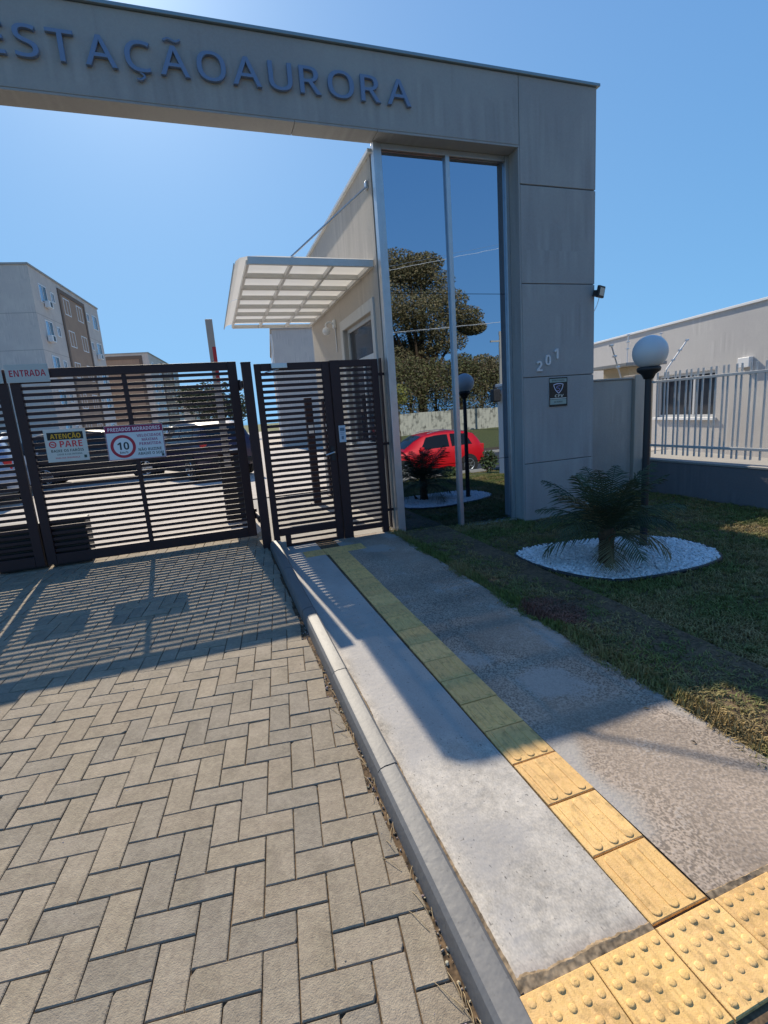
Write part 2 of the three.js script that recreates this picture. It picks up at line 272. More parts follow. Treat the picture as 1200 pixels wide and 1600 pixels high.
// footway: smooth strip by the kerb, worn exposed-aggregate strip by the lawn, tactile tiles between
const walk = struct('footway');
{
  const Z0 = -5.62, Z1 = -0.6, LZ = Z1 - Z0;
  const smooth = colourTex(512, 2048, (u, v) => { // u across 0.43 m, v along 5 m (v=1 is the far end)
    const z = Z1 - v * LZ, a = f4(u * 0.25, v * 2), b = f16(u * 0.25, v * 2), g = n256(u * 0.5, v * 4), d = f64(u * 0.25, v * 2);
    let k = 0.36 + 0.1 * (a - 0.5) + 0.06 * (b - 0.5) + 0.05 * (g - 0.5), col = [k * 1.04, k * 0.975, k * 0.89];
    // worn brown, sandy patches and a crumbly margin along the kerb
    const patch = sstep(0.45, 0.6, f8(u * 0.12 + 0.3, v * 1.1 + 0.17) + 0.18 * (b - 0.5)) * 0.75 * sstep(-3.4, -2.4, z), margin = sstep(0.2, 0.02, u + 0.14 * (b - 0.5)) * sstep(-3.2, -2.4, z), w = clamp(patch + margin);
    const kk = 0.40 + 0.3 * (b - 0.5) + 0.16 * (g - 0.5) + 0.25 * (d - 0.5); col = [lerp(col[0], kk * 1.04, w), lerp(col[1], kk * 0.945, w), lerp(col[2], kk * 0.8, w)];
    const sp = n128(u * 0.45 + 0.1, v * 5.2); if (sp < 0.1 && d > 0.42) { const s = sstep(0.1, 0.03, sp) * 0.65; col = col.map((c) => c * (1 - s)); }
    const crust = sstep(-0.93, -0.865, z + 0.05 * (b - 0.5)) ; col = [lerp(col[0], kk * 0.8, crust), lerp(col[1], kk * 0.7, crust), lerp(col[2], kk * 0.6, crust)];
    return col;
  }, 0.43, LZ);
  const aggr = colourTex(1024, 2048, (u, v) => { // u across 0.73 m
    const z = Z1 - v * LZ, g = n256(u * 0.42, v * 2.9), g2 = n128(u * 1.5 + 0.3, v * 10.3), a = f4(u * 0.2, v * 1.3), b = f16(u * 0.2, v * 1.3), st = 0.6 * g + 0.4 * g2;
    const k = 0.28 + 0.2 * (b - 0.5); let col = [k * 1.2, k * 0.96, k * 0.74];
    const wear = sstep(0.3, 0.62, a + 0.35 * (b - 0.5)); // where the laitance is gone the stones show dark
    const dark = sstep(0.54, 0.36, st) * (0.3 + 0.5 * wear); col = col.map((c) => c * (1 - 0.66 * dark)); const lite = sstep(0.62, 0.8, st) * 0.4; col = col.map((c) => c + 0.14 * lite);
    // smooth cement smears
    const sm = Math.max(0.75 * sstep(0.57, 0.75, f8(u * 0.3 + 0.6, v * 1.7 + 0.4) + 0.25 * (b - 0.5) + 0.12 * (g - 0.5)), sstep(0.2, 0.06, u + 0.25 * (f8(u * 0.4, v * 2.5) - 0.5)) * sstep(-1.75, -1.5, z) * sstep(-1.02, -1.15, z), sstep(0.9, 1.02, u + 0.2 * (b - 0.5)) * 0.8);
    col = [lerp(col[0], 0.35, sm), lerp(col[1], 0.325, sm), lerp(col[2], 0.29, sm)];
    return col;
  }, 0.73, LZ);
  const aggrBump = dataTex(512, 1024, (u, v) => 0.6 * n256(u * 0.42, v * 2.9) + 0.4 * n128(u * 1.5 + 0.3, v * 10.3), 0.73, LZ);
  const slab = (x0, x1, z0, z1) => { const g = sheet(x0, x1, z0, z1, 8, 40, (x, z) => walkY(z) + 0.0025 * Math.sin(x * 9 + z * 3) * Math.sin(z * 5)); const p = g.attributes.position, uv = g.attributes.uv; for (let i = 0; i < p.count; i++) uv.setXY(i, p.getX(i) - x0, Z1 - p.getZ(i)); return g; };
  part('smooth_slab', slab(0.556, 0.985, Z0, -0.851), std({ map: smooth, bumpMap: roughBump, bumpScale: 0.004, roughness: 0.88 }), walk);
  part('aggregate_slab', slab(1.203, 1.925, Z0, -0.851), std({ map: aggr, bumpMap: aggrBump, bumpScale: 0.0028, roughness: 0.93 }), walk);
  part('tile_bedding', sheet(0.54, 2.6, -6.0, -0.595, 4, 20, (x, z) => walkY(z) - 0.006), M.grout, walk);
  part('slab_side', (() => { const l = []; for (let i = 0; i < 20; i++) { const a = lerp(Z0, -0.862, i / 20), b = lerp(Z0, -0.862, (i + 1) / 20); l.push(box(1.9, 1.924, walkY(a) - 0.12, walkY(b) - 0.003, a, b)); } return merge(l); })(), M.concrete, walk);
  part('slab_behind_gate', sheet(0.5, 2.0, -12, Z0 - 0.004, 2, 4, () => walkY(Z0) + 0.001), M.concrete, walk);
  // tactile tiles
  const tileTex = colourTex(512, 512, (u, v) => { const a = f8(u, v), b = f64(u, v), s = st2(u * 0.5, v * 0.06), k = 0.96 + 0.24 * (a - 0.5) + 0.2 * (b - 0.5) - 0.16 * sstep(0.6, 0.85, s) - 0.45 * sstep(0.93, 0.98, n128(u * 0.6 + 0.2, v * 0.6)) - 0.16 * sstep(0.58, 0.7, f16(u, v)); return [k, k * (0.985 + 0.05 * (a - 0.5)), k * (0.93 + 0.2 * (b - 0.5))]; }, 0.5);
  const tones = [[0.78, 0.495, 0.185], [0.74, 0.468, 0.18], [0.8, 0.515, 0.205], [0.72, 0.45, 0.175]].map(([r, g, b]) => std({ color: C(r, g, b), map: tileTex, bumpMap: grainBump, bumpScale: 0.0008, roughness: 0.7 }));
  seed(5);
  const domeGeo = (r, h) => { const g = new THREE.LatheGeometry([[0.0001, h], [r * 0.55, h * 0.95], [r * 0.85, h * 0.6], [r, 0]].map(([x, y]) => new THREE.Vector2(x, y)), 10); return g; };
  const base = (w, d) => prism([[-w / 2, -d / 2], [w / 2, -d / 2], [w / 2, d / 2], [-w / 2, d / 2]], 0, 0.02, 0.0025);
  function guideTile(w, d) {
    const l = [base(w, d)];
    for (const k of [-1, 0, 1]) {
      const s = new THREE.Shape(), r = 0.0125, hl = d / 2 - 0.026; s.absarc(0, hl, r, 0, Math.PI, false); s.absarc(0, -hl, r, Math.PI, 2 * Math.PI, false);
      const g = new THREE.ExtrudeGeometry(s, { depth: 0.0022, bevelEnabled: true, bevelThickness: 0.0022, bevelSize: 0.004, bevelSegments: 2, curveSegments: 6 }); g.rotateX(-Math.PI / 2); g.translate(k * w * 0.31, -0.0005, 0); l.push(metreUV(g));
    }
    return merge(l);
  }
  function warnTile(w, d) { const l = [base(w, d)]; for (let i = 0; i < 5; i++) for (let j = 0; j < 5; j++) { const g = domeGeo(rr(0.0112, 0.0135), rr(0.003, 0.0056)); g.translate((i - 2) * w * 0.196, -0.0003, (j - 2) * d * 0.196); l.push(metreUV(g.toNonIndexed())); } return merge(l); }
  const vary = (g) => { const u = g.attributes.uv, a = rr(0, 3), b = rr(0, 3); for (let i = 0; i < u.count; i++) u.setXY(i, u.getX(i) + a, u.getY(i) + b); return g; };
  const gts = [0, 1, 2, 3, 4, 5].map(() => vary(guideTile(0.2075, 0.2255))), wts = [0, 1, 2, 3, 4, 5].map(() => vary(warnTile(0.2205, 0.2265)));
  let n = 0; const lay = (g, x, z) => { const m = part(n ? 'tactile_tile_' + String(n).padStart(3, '0') : 'tactile_tile', g, tones[Math.floor(rnd() * 4)], walk, [x, walkY(z) + 0.004 + rr(-0.001, 0.0015), z]); m.rotation.set(Math.atan(0.0085) + rr(-0.003, 0.003), rr(-0.008, 0.008), rr(-0.004, 0.004)); n++; };
  for (let i = 0; i < 18; i++) lay(gts[i % 6], 1.092 + 0.0008 * (i % 3) + 0.0016 * i, -0.972 - i * 0.2315);
  for (let i = 0; i < 9; i++) lay(wts[i % 6], 0.6505 + i * 0.2235, -0.735);
  for (let i = 0; i < 3; i++) lay(wts[i % 6], 0.885 + i * 0.223, -5.135);
  // crumbly mortar squeezed out along the tiles and the kerb
  const mortar = std({ color: C(0.44, 0.38, 0.3), map: soilTex, bumpMap: roughBump, bumpScale: 0.01, roughness: 1 });
  const ragged = (n, from, to, width, place, h) => { const pos = []; let A = null; for (let i = 0; i <= n; i++) { const s = lerp(from, to, i / n), w = width(s), c = [place(s, -0.004, 0), place(s, w * 0.6, h), place(s, w, -0.0045)]; if (A) for (let q = 0; q < 2; q++) pos.push(...A[q], ...c[q], ...c[q + 1], ...A[q], ...c[q + 1], ...A[q + 1]); A = c; } const g = new THREE.BufferGeometry(); g.setAttribute('position', new THREE.Float32BufferAttribute(pos, 3)); g.computeVertexNormals(); return metreUV(g); };
  const wn = (s, k) => Math.max(0, f8(s * 0.37 + k, k * 0.37) * 2.2 - 0.75) + 0.5 * Math.max(0, f64(s * 0.43 + k, k * 0.7) - 0.45) + 0.12 * n256(s * 0.83 + k, k);
  part('mortar_strip', ragged(110, 0.56, 0.984, (s) => 0.005 + 0.05 * wn(s, 0.21), (s, w, y) => [s, walkY(-0.85) + 0.0015 + y, -0.851 - w], 0.005), mortar, walk);
  part('mortar_strip', ragged(150, 1.204, 1.92, (s) => 0.004 + 0.02 * wn(s, 0.57), (s, w, y) => [s, walkY(-0.85) + 0.0015 + y, -0.851 - w], 0.004), mortar, walk);
  part('mortar_strip', ragged(420, -0.852, -3.3, (s) => 0.003 + 0.03 * wn(s * 0.4, 0.83) * sstep(-3.3, -2.2, s), (s, w, y) => [0.556 + w, walkY(s) + 0.0015 + y, s], 0.005), mortar, walk);
  part('front_edge', box(0.5, 2.7, -0.05, 0.075, -0.62, -0.6), M.concrete, walk);
}
// crumbs, pebbles and straw caught in the joints
{
  seed(91); const g = new THREE.IcosahedronGeometry(0.0045, 0), m = std({ roughness: 0.95 }), N = 900, im = finish(new THREE.InstancedMesh(g, m, N)), o = new THREE.Object3D();
  for (let i = 0; i < N; i++) { const z = rr(-3.6, 0.2), nearEdge = rnd() < 0.75, x = nearEdge ? rr(0.4, 0.462) : rr(-1.6, 0.44); o.position.set(x, driveY(z) + (nearEdge ? -0.006 : -0.002), z); o.rotation.set(rr(0, 6), rr(0, 6), rr(0, 6)); const s = rr(0.35, 1.5) * (nearEdge ? 1 : 0.6); o.scale.set(s, s * 0.7, s * rr(0.7, 1.6)); o.updateMatrix(); im.setMatrixAt(i, o.matrix); const k = rr(0.12, 0.5); im.setColorAt(i, C(k, k * rr(0.75, 0.95), k * rr(0.55, 0.85))); }
  im.name = 'grit'; im.userData.kind = 'stuff'; im.userData.label = 'loose grit and crumbs in the paver joints along kerb'; im.userData.category = 'grit'; scene.add(im);
  const straws = []; for (let i = 0; i < 46; i++) { const z = rr(-2.6, -0.5), x = rr(0.415, 0.458), y = driveY(z) + 0.002, a = rr(-0.5, 0.5), l = rr(0.03, 0.11); straws.push(tube([V3(x, y, z), V3(x + Math.sin(a) * l * 0.5, y + rr(0.002, 0.009), z - Math.cos(a) * l * 0.5), V3(x + Math.sin(a) * l + rr(-0.01, 0.01), y, z - Math.cos(a) * l)], 0.0011, 6, 4)); }
  const s = finish(new THREE.Mesh(merge(straws), std({ color: C(0.45, 0.34, 0.19), roughness: 0.9 }))); s.name = 'dry_straw'; s.userData = { kind: 'stuff', label: 'dry straw lying in the gap beside the kerb', category: 'straw' }; scene.add(s);
}
// fallen dry leaves
{
  seed(515); const lg = new THREE.BufferGeometry(); lg.setAttribute('position', new THREE.Float32BufferAttribute([-0.5, 0, 0, 0, 0.12, -0.22, 0, 0, 0, 0, 0, 0, 0, 0.12, -0.22, 0.5, 0.05, 0, -0.5, 0, 0, 0, 0, 0, 0, 0.12, 0.22, 0, 0, 0, 0.5, 0.05, 0, 0, 0.12, 0.22], 3)); lg.computeVertexNormals();
  const N = 150, im = finish(new THREE.InstancedMesh(lg, std({ roughness: 0.85, side: THREE.DoubleSide }), N)), o = new THREE.Object3D();
  for (let i = 0; i < N; i++) { const x = rr(1.5, 5.6), z = rr(-5.1, -0.9), onWalk = x < 1.9; if (x > 2.5 && x < 4.5 && z > -4.3 && z < -2.9) { i--; continue; } o.position.set(x, (onWalk ? walkY(z) + 0.005 : lawnY(x, z) + rr(0.01, 0.035)), z); o.rotation.set(rr(-0.4, 0.4), rr(0, 6.28), rr(-0.4, 0.4)); const s = rr(0.012, 0.04); o.scale.set(s, s, s); o.updateMatrix(); im.setMatrixAt(i, o.matrix); const k = rr(0.5, 1.1); im.setColorAt(i, C(0.32 * k, 0.2 * k, 0.1 * k)); }
  im.name = 'dry_leaves'; im.userData = { kind: 'stuff', label: 'small dry leaves scattered over the lawn', category: 'leaves' }; scene.add(im);
}
// lawn
struct('lawn', sheet(1.92, 14, -6.2, 4.6, 80, 90, (x, z) => lawnY(x, z) + 0.012 * (f16(x * 0.11, z * 0.11) - 0.5)), M.lawnSoil);
struct('verge', sheet(-40, -3.4, 0.85, 4.6, 6, 8, (x, z) => driveY(z) + 0.02), M.lawnSoil);
const bedRing = [[2.67, -4.03], [2.64, -3.72], [2.7, -3.44], [2.82, -3.2], [2.98, -3.06], [3.23, -3.01], [3.6, -2.99], [3.92, -3.0], [4.16, -3.07], [4.33, -3.26], [4.38, -3.5], [4.34, -3.74], [4.2, -3.92], [3.9, -4.06], [3.5, -4.17], [3.15, -4.22], [2.85, -4.17]];
const inBed = (x, z) => { let c = false; for (let i = 0, j = bedRing.length - 1; i < bedRing.length; j = i++) { const [xi, zi] = bedRing[i], [xj, zj] = bedRing[j]; if ((zi > z) !== (zj > z) && x < (xj - xi) * (z - zi) / (zj - zi) + xi) c = !c; } return c; };
{
  seed(303);
  const blade = (n, h, sp) => { const pos = []; for (let i = 0; i < n; i++) { const a = rr(0, 6.28), lean = rr(0.15, 1.1), w = rr(0.0016, 0.003), hh = h * rr(0.5, 1.1), bx = rr(-sp, sp), bz = rr(-sp, sp), dx = Math.cos(a), dz = Math.sin(a), mx = bx + dx * hh * 0.35 * lean, mz = bz + dz * hh * 0.35 * lean, tx = bx + dx * hh * lean, tz = bz + dz * hh * lean, px = -dz * w, pz = dx * w, ty = hh * (1.15 - 0.5 * lean);
    pos.push(bx - px, 0, bz - pz, bx + px, 0, bz + pz, mx + px, hh * 0.62, mz + pz, bx - px, 0, bz - pz, mx + px, hh * 0.62, mz + pz, mx - px, hh * 0.62, mz - pz, mx - px, hh * 0.62, mz - pz, mx + px, hh * 0.62, mz + pz, tx, Math.max(0.004, ty), tz); }
    const g = new THREE.BufferGeometry(); g.setAttribute('position', new THREE.Float32BufferAttribute(pos, 3)); g.computeVertexNormals(); return g; };
  const gm = std({ roughness: 0.75, side: THREE.DoubleSide });
  const grass = (name, label, N, pick, h, sp, nb) => {
    const im = finish(new THREE.InstancedMesh(blade(nb, h, sp), gm, N)), o = new THREE.Object3D(); let i = 0, guard = 0;
    while (i < N && guard++ < N * 6) { const [x, z] = pick(); if (inBed(x, z)) continue; const bare = f8(x * 0.21 + 0.4, z * 0.21 + 0.1), dry = f16(x * 0.19, z * 0.19);
      if (bare > 0.63 && rnd() < 0.3) continue; const red = Math.hypot(x - 2.12, (z + 2.75) * 0.8) < 0.2;
      o.position.set(x, lawnY(x, z) - 0.004, z); o.rotation.set(rr(-0.2, 0.2), rr(0, 6.28), rr(-0.2, 0.2)); const s = rr(0.6, 1.25) * (bare > 0.58 ? 0.75 : 1); o.scale.set(s * 1.1, s, s * 1.1); o.updateMatrix(); im.setMatrixAt(i, o.matrix);
      const k = rr(0.7, 1.2), d = clamp((dry - 0.42) * 3.2 + rr(-0.3, 0.35)); im.setColorAt(i, red ? C(0.2 * k, 0.09 * k, 0.06 * k) : C(lerp(0.14, 0.31, d) * k, lerp(0.165, 0.22, d) * k, lerp(0.035, 0.085, d) * k)); i++; }
    im.count = i; im.name = name; im.userData = { kind: 'stuff', label, category: 'grass' }; scene.add(im);
  };
  grass('lawn_grass', 'short patchy grass of the front lawn', 42000, () => { const t = Math.pow(rnd(), 1.25); const z = lerp(-0.6, -6.05, t); return [1.905 + 4.35 * Math.pow(rnd(), 1.25) + 0.03 * Math.sin(z * 7), z]; }, 0.042, 0.018, 6);
  grass('edge_grass', 'ragged longer grass growing over the footway edge', 3200, () => { const z = rr(-0.7, -5.5); return [1.9 + 0.05 * f16(0.3, z * 0.4) + Math.abs(rr(-0.09, 0.09)), z]; }, 0.06, 0.014, 6);
  grass('verge_grass', 'longer grass on the verge beside the street', 20000, () => [rr(2, 12), rr(-0.6, 4.5)], 0.07, 0.03, 6);
}
// ------------------------------------------------------------------ entrance portal
const fontR = await new FontLoader().loadAsync('fonts/droid/droid_sans_regular.typeface.json');
const fontB = await new FontLoader().loadAsync('fonts/droid/droid_sans_bold.typeface.json');
const ZF = -5.28, ZB = -5.52;
{
  const P = thing('entrance_portal', 'tall rendered gateway frame with raised lettering along its beam', 'gateway', V3(0, 0, 0));
  part('beam_panel', box(-7.2, 3.647, 4.372, 5.05, ZB, ZF, 0.006), M.facade, P); part('beam_panel', box(3.653, 4.7, 3.988, 5.05, ZB, ZF, 0.006), M.facade, P);
  const ys = [3.98, 2.934, 1.865, 0.815, -0.1]; for (let i = 0; i < 4; i++) part('pillar_panel', box(3.653, 4.7, ys[i + 1] + 0.004, ys[i] - 0.004, ZB, ZF + (i % 2) * 0.0015, 0.006), M.facade, P);
  part('panel_joint', box(3.668, 4.685, -0.05, 3.99, ZB + 0.01, ZF - 0.012), M.joint, P);
  const sx = [-7.2, -4.4, -1.7, 1.15, 1.985]; for (let i = 0; i < 4; i++) part('soffit_panel', box(sx[i] + 0.003, sx[i + 1] - 0.003, 4.352, 4.37, ZB + 0.002, ZF - 0.002), M.facade, P);
  part('soffit_panel', box(1.988, 3.65, 4.35, 4.37, ZB + 0.002, ZF - 0.002), M.facade, P);
  part('jamb_lining', box(3.632, 3.651, 0, 4.349, ZB + 0.03, ZF - 0.004), M.facade, P);
  part('coping', box(-7.23, 4.73, 5.052, 5.082, ZB - 0.03, ZF + 0.028, 0.004), M.coping, P);
  part('left_pillar', box(-7.2, -6.1, -0.2, 4.35, ZB, ZF, 0.006), M.facade, P);
  // raised letters; the first ones stand in the sun's glare in the photograph
  const H = 0.228, line = (txt, x0, x1) => {
    let adv = 0; const parts = [...txt].map((ch) => { const bare = ch === 'Ç' || ch === 'Ã' ? (ch === 'Ç' ? 'C' : 'A') : ch; const g = new TextGeometry(bare, { font: fontR, size: H, depth: 0.026, curveSegments: 8, bevelEnabled: true, bevelThickness: 0.003, bevelSize: 0.002, bevelSegments: 1 }); g.computeBoundingBox(); const e = { ch, g, w: g.boundingBox.max.x - g.boundingBox.min.x, o: g.boundingBox.min.x, x: adv }; adv += e.w + 0.052; return e; });
    const k = (x1 - x0) / (adv - 0.052);
    for (const e of parts) { e.g.translate(-e.o, 0, 0); e.g.scale(k, 1, 1); const l = [e.g.index ? e.g.toNonIndexed() : e.g]; const cx = e.w * k / 2;
      if (e.ch === 'Ã') l.push(tube([V3(cx - 0.07, H + 0.035, 0.013), V3(cx - 0.03, H + 0.055, 0.013), V3(cx + 0.03, H + 0.035, 0.013), V3(cx + 0.07, H + 0.055, 0.013)], 0.012, 10, 5));
      if (e.ch === 'Ç') l.push(tube([V3(cx, 0, 0.013), V3(cx + 0.035, -0.03, 0.013), V3(cx, -0.06, 0.013), V3(cx - 0.03, -0.055, 0.013)], 0.012, 10, 5));
      part('letter', merge(l), M.letter, P, [x0 + e.x * k, 4.588, ZF + 0.008]); }
  };
  line('AURORA', 0.612, 2.357); line('ESTAÇÃO', -1.285, 0.56);
}
{ // house number, climbing to the right
  const N = thing('house_number', 'raised pale numerals climbing across the pillar', 'numerals', V3(0, 0, 0));
  for (const [c, x, y] of [['2', 3.832, 1.932], ['0', 3.957, 2.0], ['1', 4.086, 2.072]]) { const g = new TextGeometry(c, { font: fontB, size: 0.118, depth: 0.014, curveSegments: 6, bevelEnabled: true, bevelThickness: 0.002, bevelSize: 0.0015, bevelSegments: 1 }); part('numeral', g, M.digit, N, [x, y, ZF + 0.002]); }
}
function canvasMat(w, h, draw, rough = 0.45) {
  const c = document.createElement('canvas'); c.width = w; c.height = h; const x = c.getContext('2d'); draw(x, w, h);
  const t = new THREE.CanvasTexture(c); t.colorSpace = THREE.SRGBColorSpace; t.anisotropy = 8; return new THREE.MeshStandardMaterial({ map: t, roughness: rough });
}
function plate(name, label, x0, x1, y0, y1, z, mat, tilt = 0, group) { // a printed plate with a real thickness
  const g = thing(name, label, 'sign', V3((x0 + x1) / 2, (y0 + y1) / 2, z), 0, group); g.rotation.z = tilt;
  part('panel', new THREE.BoxGeometry(x1 - x0, y1 - y0, 0.004), M.white, g); part('print', new THREE.PlaneGeometry(x1 - x0 - 0.002, y1 - y0 - 0.002), mat, g, [0, 0, 0.0042]); return g;
}
plate('security_plaque', 'small black security plaque with shield emblem on the pillar', 4.012, 4.288, 1.494, 1.848, ZF + 0.006, canvasMat(256, 328, (x, w, h) => {
  x.fillStyle = '#15191b'; x.fillRect(0, 0, w, h); x.fillStyle = '#8fa39c'; x.fillRect(10, 14, w - 20, 40); x.fillRect(14, 246, w - 28, 58); x.fillStyle = '#c9d2cd'; x.fillRect(14, 232, w - 28, 9);
  x.fillStyle = '#3c4a47'; x.font = 'bold 26px sans-serif'; x.textAlign = 'center'; x.fillText('MONITORADO', w / 2, 43, 210); x.fillText('24 HORAS', w / 2, 285, 200);
  x.strokeStyle = '#d5d5ea'; x.lineWidth = 9; x.lineJoin = 'round'; x.beginPath(); x.moveTo(66, 82); x.quadraticCurveTo(128, 60, 196, 78); x.quadraticCurveTo(190, 140, 134, 178); x.quadraticCurveTo(76, 140, 66, 82); x.closePath(); x.stroke();
  x.lineWidth = 6; x.strokeStyle = '#9c98d0'; x.beginPath(); x.moveTo(160, 95); x.quadraticCurveTo(100, 92, 104, 118); x.quadraticCurveTo(150, 118, 150, 136); x.quadraticCurveTo(132, 158, 112, 146); x.stroke();
  x.fillStyle = '#d2cdbf'; x.font = 'bold 52px sans-serif'; x.setTransform(1.35, 0, -0.15, 0.82, w / 2 + 8, 222); x.fillText('CFV', 0, 0); x.setTransform(1, 0, 0, 1, 0, 0);
}));
{ // flood light on the outer edge of the pillar
  const F = thing('flood_light', 'small black flood light bracketed to the pillar edge', 'flood light', V3(4.715, 2.84, ZF + 0.02)); F.rotation.set(0.15, 0.25, -0.12);
  part('housing', new RoundedBoxGeometry(0.125, 0.135, 0.035, 2, 0.008), M.black, F, [0, 0, 0.055]); part('lens', new THREE.BoxGeometry(0.085, 0.088, 0.006), std({ color: C(0.5, 0.47, 0.4), roughness: 0.3 }), F, [0, 0, 0.075]);
  part('bracket', merge([box(-0.07, -0.064, -0.05, 0.012, 0.0, 0.06), box(0.064, 0.07, -0.05, 0.012, 0, 0.06), box(-0.07, 0.07, -0.056, -0.05, -0.004, 0.06)]), M.black, F);
  part('cable', tube([V3(0.0, -0.06, 0.05), V3(0.02, -0.16, 0.02), V3(0.004, -0.26, -0.01), V3(-0.015, -0.33, -0.03)], 0.004, 14, 5), M.white, F);
}
// ------------------------------------------------------------------ guard house with its mirror-glass front
{
  const X0 = 1.985, X1 = 4.66, Z1 = ZB - 0.004, Z0 = -9.35, TOP = 4.28, T = 0.16;
  const Gh = thing('guard_house', 'narrow beige guard house with tall mirror glass front', 'building', V3(0, 0, 0));
  const wz0 = -7.18, wz1 = -5.86, wy0 = 1.15, wy1 = 2.76;
  part('wall', merge([box(X0, X0 + T, -0.1, TOP, Z0, wz0), box(X0, X0 + T, -0.1, TOP, wz1, Z1 - 0.06), box(X0, X0 + T, -0.1, wy0, wz0, wz1), box(X0, X0 + T, wy1, TOP, wz0, wz1)]), M.wallBeige, Gh);
  part('wall', box(X1 - T, X1, -0.1, TOP, Z0, Z1), M.wallBeige, Gh); part('wall', box(X0 + T + 0.001, X1 - T - 0.001, -0.1, TOP, Z0, Z0 + T), M.wallBeige, Gh);
  part('roof', box(X0 + T + 0.001, X1 - T - 0.001, 3.95, 4.1, Z0 + T + 0.001, Z1 - 0.06), M.wallGrey, Gh);
  part('floor', box(X0 + T + 0.001, X1 - T - 0.001, -0.05, 0.14, Z0 + T + 0.001, Z1 - 0.06), M.wallGrey, Gh);
  part('flashing', box(X0 - 0.035, X0 + T + 0.02, TOP + 0.001, TOP + 0.035, Z0 - 0.03, Z1 - 0.01), M.whiteMetal, Gh);
  const fr = [[wy1, wy1 + 0.13, wz0 - 0.13, wz1 + 0.1], [wy0 - 0.13, wy0, wz0 - 0.13, wz1 + 0.1]].map(([a, b, c, d]) => box(X0 - 0.022, X0 - 0.001, a, b, c, d)); fr.push(box(X0 - 0.022, X0 - 0.001, wy0, wy1, wz0 - 0.13, wz0), box(X0 - 0.022, X0 - 0.001, wy0, wy1, wz1, wz1 + 0.1));
  part('window_surround', merge(fr), std({ color: C(0.62, 0.6, 0.56), map: renderTex }), Gh);
  const wn = part('window', merge([box(X0 + 0.05, X0 + 0.1, wy0, wy0 + 0.05, wz0, wz1), box(X0 + 0.05, X0 + 0.1, wy1 - 0.05, wy1, wz0, wz1), box(X0 + 0.05, X0 + 0.1, 2.24, 2.31, wz0, wz1), box(X0 + 0.05, X0 + 0.1, wy0 + 0.05, wy1 - 0.05, wz0, wz0 + 0.05), box(X0 + 0.05, X0 + 0.1, wy0 + 0.05, wy1 - 0.05, wz1 - 0.05, wz1), box(X0 + 0.052, X0 + 0.098, wy0 + 0.05, 2.24, -6.55, -6.5)]), M.whiteMetal, Gh);
  for (const [a, b, c, d] of [[wy0 + 0.05, 2.24, wz0 + 0.05, -6.55], [wy0 + 0.05, 2.24, -6.5, wz1 - 0.05], [2.31, wy1 - 0.05, wz0 + 0.05, wz1 - 0.05]]) part('pane', box(X0 + 0.07, X0 + 0.078, a, b, c, d), M.windowGlass, wn);
  part('window_sill', box(X0 - 0.06, X0 + 0.05, wy0 - 0.035, wy0 - 0.001, wz0 - 0.03, wz1 + 0.03), M.whiteMetal, Gh);
  // curtain wall
  const gz = MIRROR_Z, gl = (n, x0, x1, y0, y1, z0, z1, m) => part(n, box(x0, x1, y0, y1, z0, z1, 0.003), m || M.alu, Gh);
  gl('frame_post', 1.988, 2.03, 0.02, 4.348, gz - 0.05, gz + 0.045); gl('frame_post', 2.033, 2.082, 0.02, 4.348, gz - 0.05, gz + 0.03);
  gl('mullion', 2.822, 2.872, 0.06, 4.288, gz - 0.05, gz + 0.04); gl('frame_post', 3.585, 3.63, 0.02, 4.348, gz - 0.05, gz + 0.035);
  gl('head_rail', 2.084, 3.583, 4.29, 4.347, gz - 0.05, gz + 0.03); gl('sill_rail', 2.084, 3.583, 0.02, 0.075, gz - 0.05, gz + 0.03);
  const ry = [0.077, 0.902, 2.868, 4.288];
  for (const [a, b] of [[2.084, 2.82], [2.874, 3.583]]) for (let i = 0; i < 3; i++) part('pane', box(a, b, ry[i] + 0.003, ry[i + 1] - 0.003, gz - 0.012, gz), M.mirrorGlass, Gh);
  part('spandrel', box(2.084, 3.583, 0.077, 4.288, gz - 0.05, gz - 0.03), M.black, Gh);
  part('plinth', box(1.97, 3.63, -0.1, 0.1, gz - 0.02, gz + 0.09), M.concrete, Gh);
}
{ // wall lamp on the guard house side
  const L = thing('wall_lamp', 'white wall fitting under the canopy on the guard house', 'wall lamp', V3(1.985, 2.93, -7.62));
  part('base', box(-0.04, -0.001, -0.06, 0.06, -0.05, 0.05, 0.01), M.white, L); part('arm', tube([V3(-0.03, 0, 0), V3(-0.1, 0.03, 0), V3(-0.15, 0, 0), V3(-0.15, -0.05, 0)], 0.014, 10, 6), M.white, L);
  const s = new THREE.SphereGeometry(0.06, 14, 10); s.translate(-0.15, -0.1, 0); part('shade', s, M.white, L);
  part('conduit', tube([V3(-0.012, -0.06, 0), V3(-0.012, -0.2, 0), V3(-0.012, -0.4, 0.01)], 0.009, 8, 5), M.white, L);
}
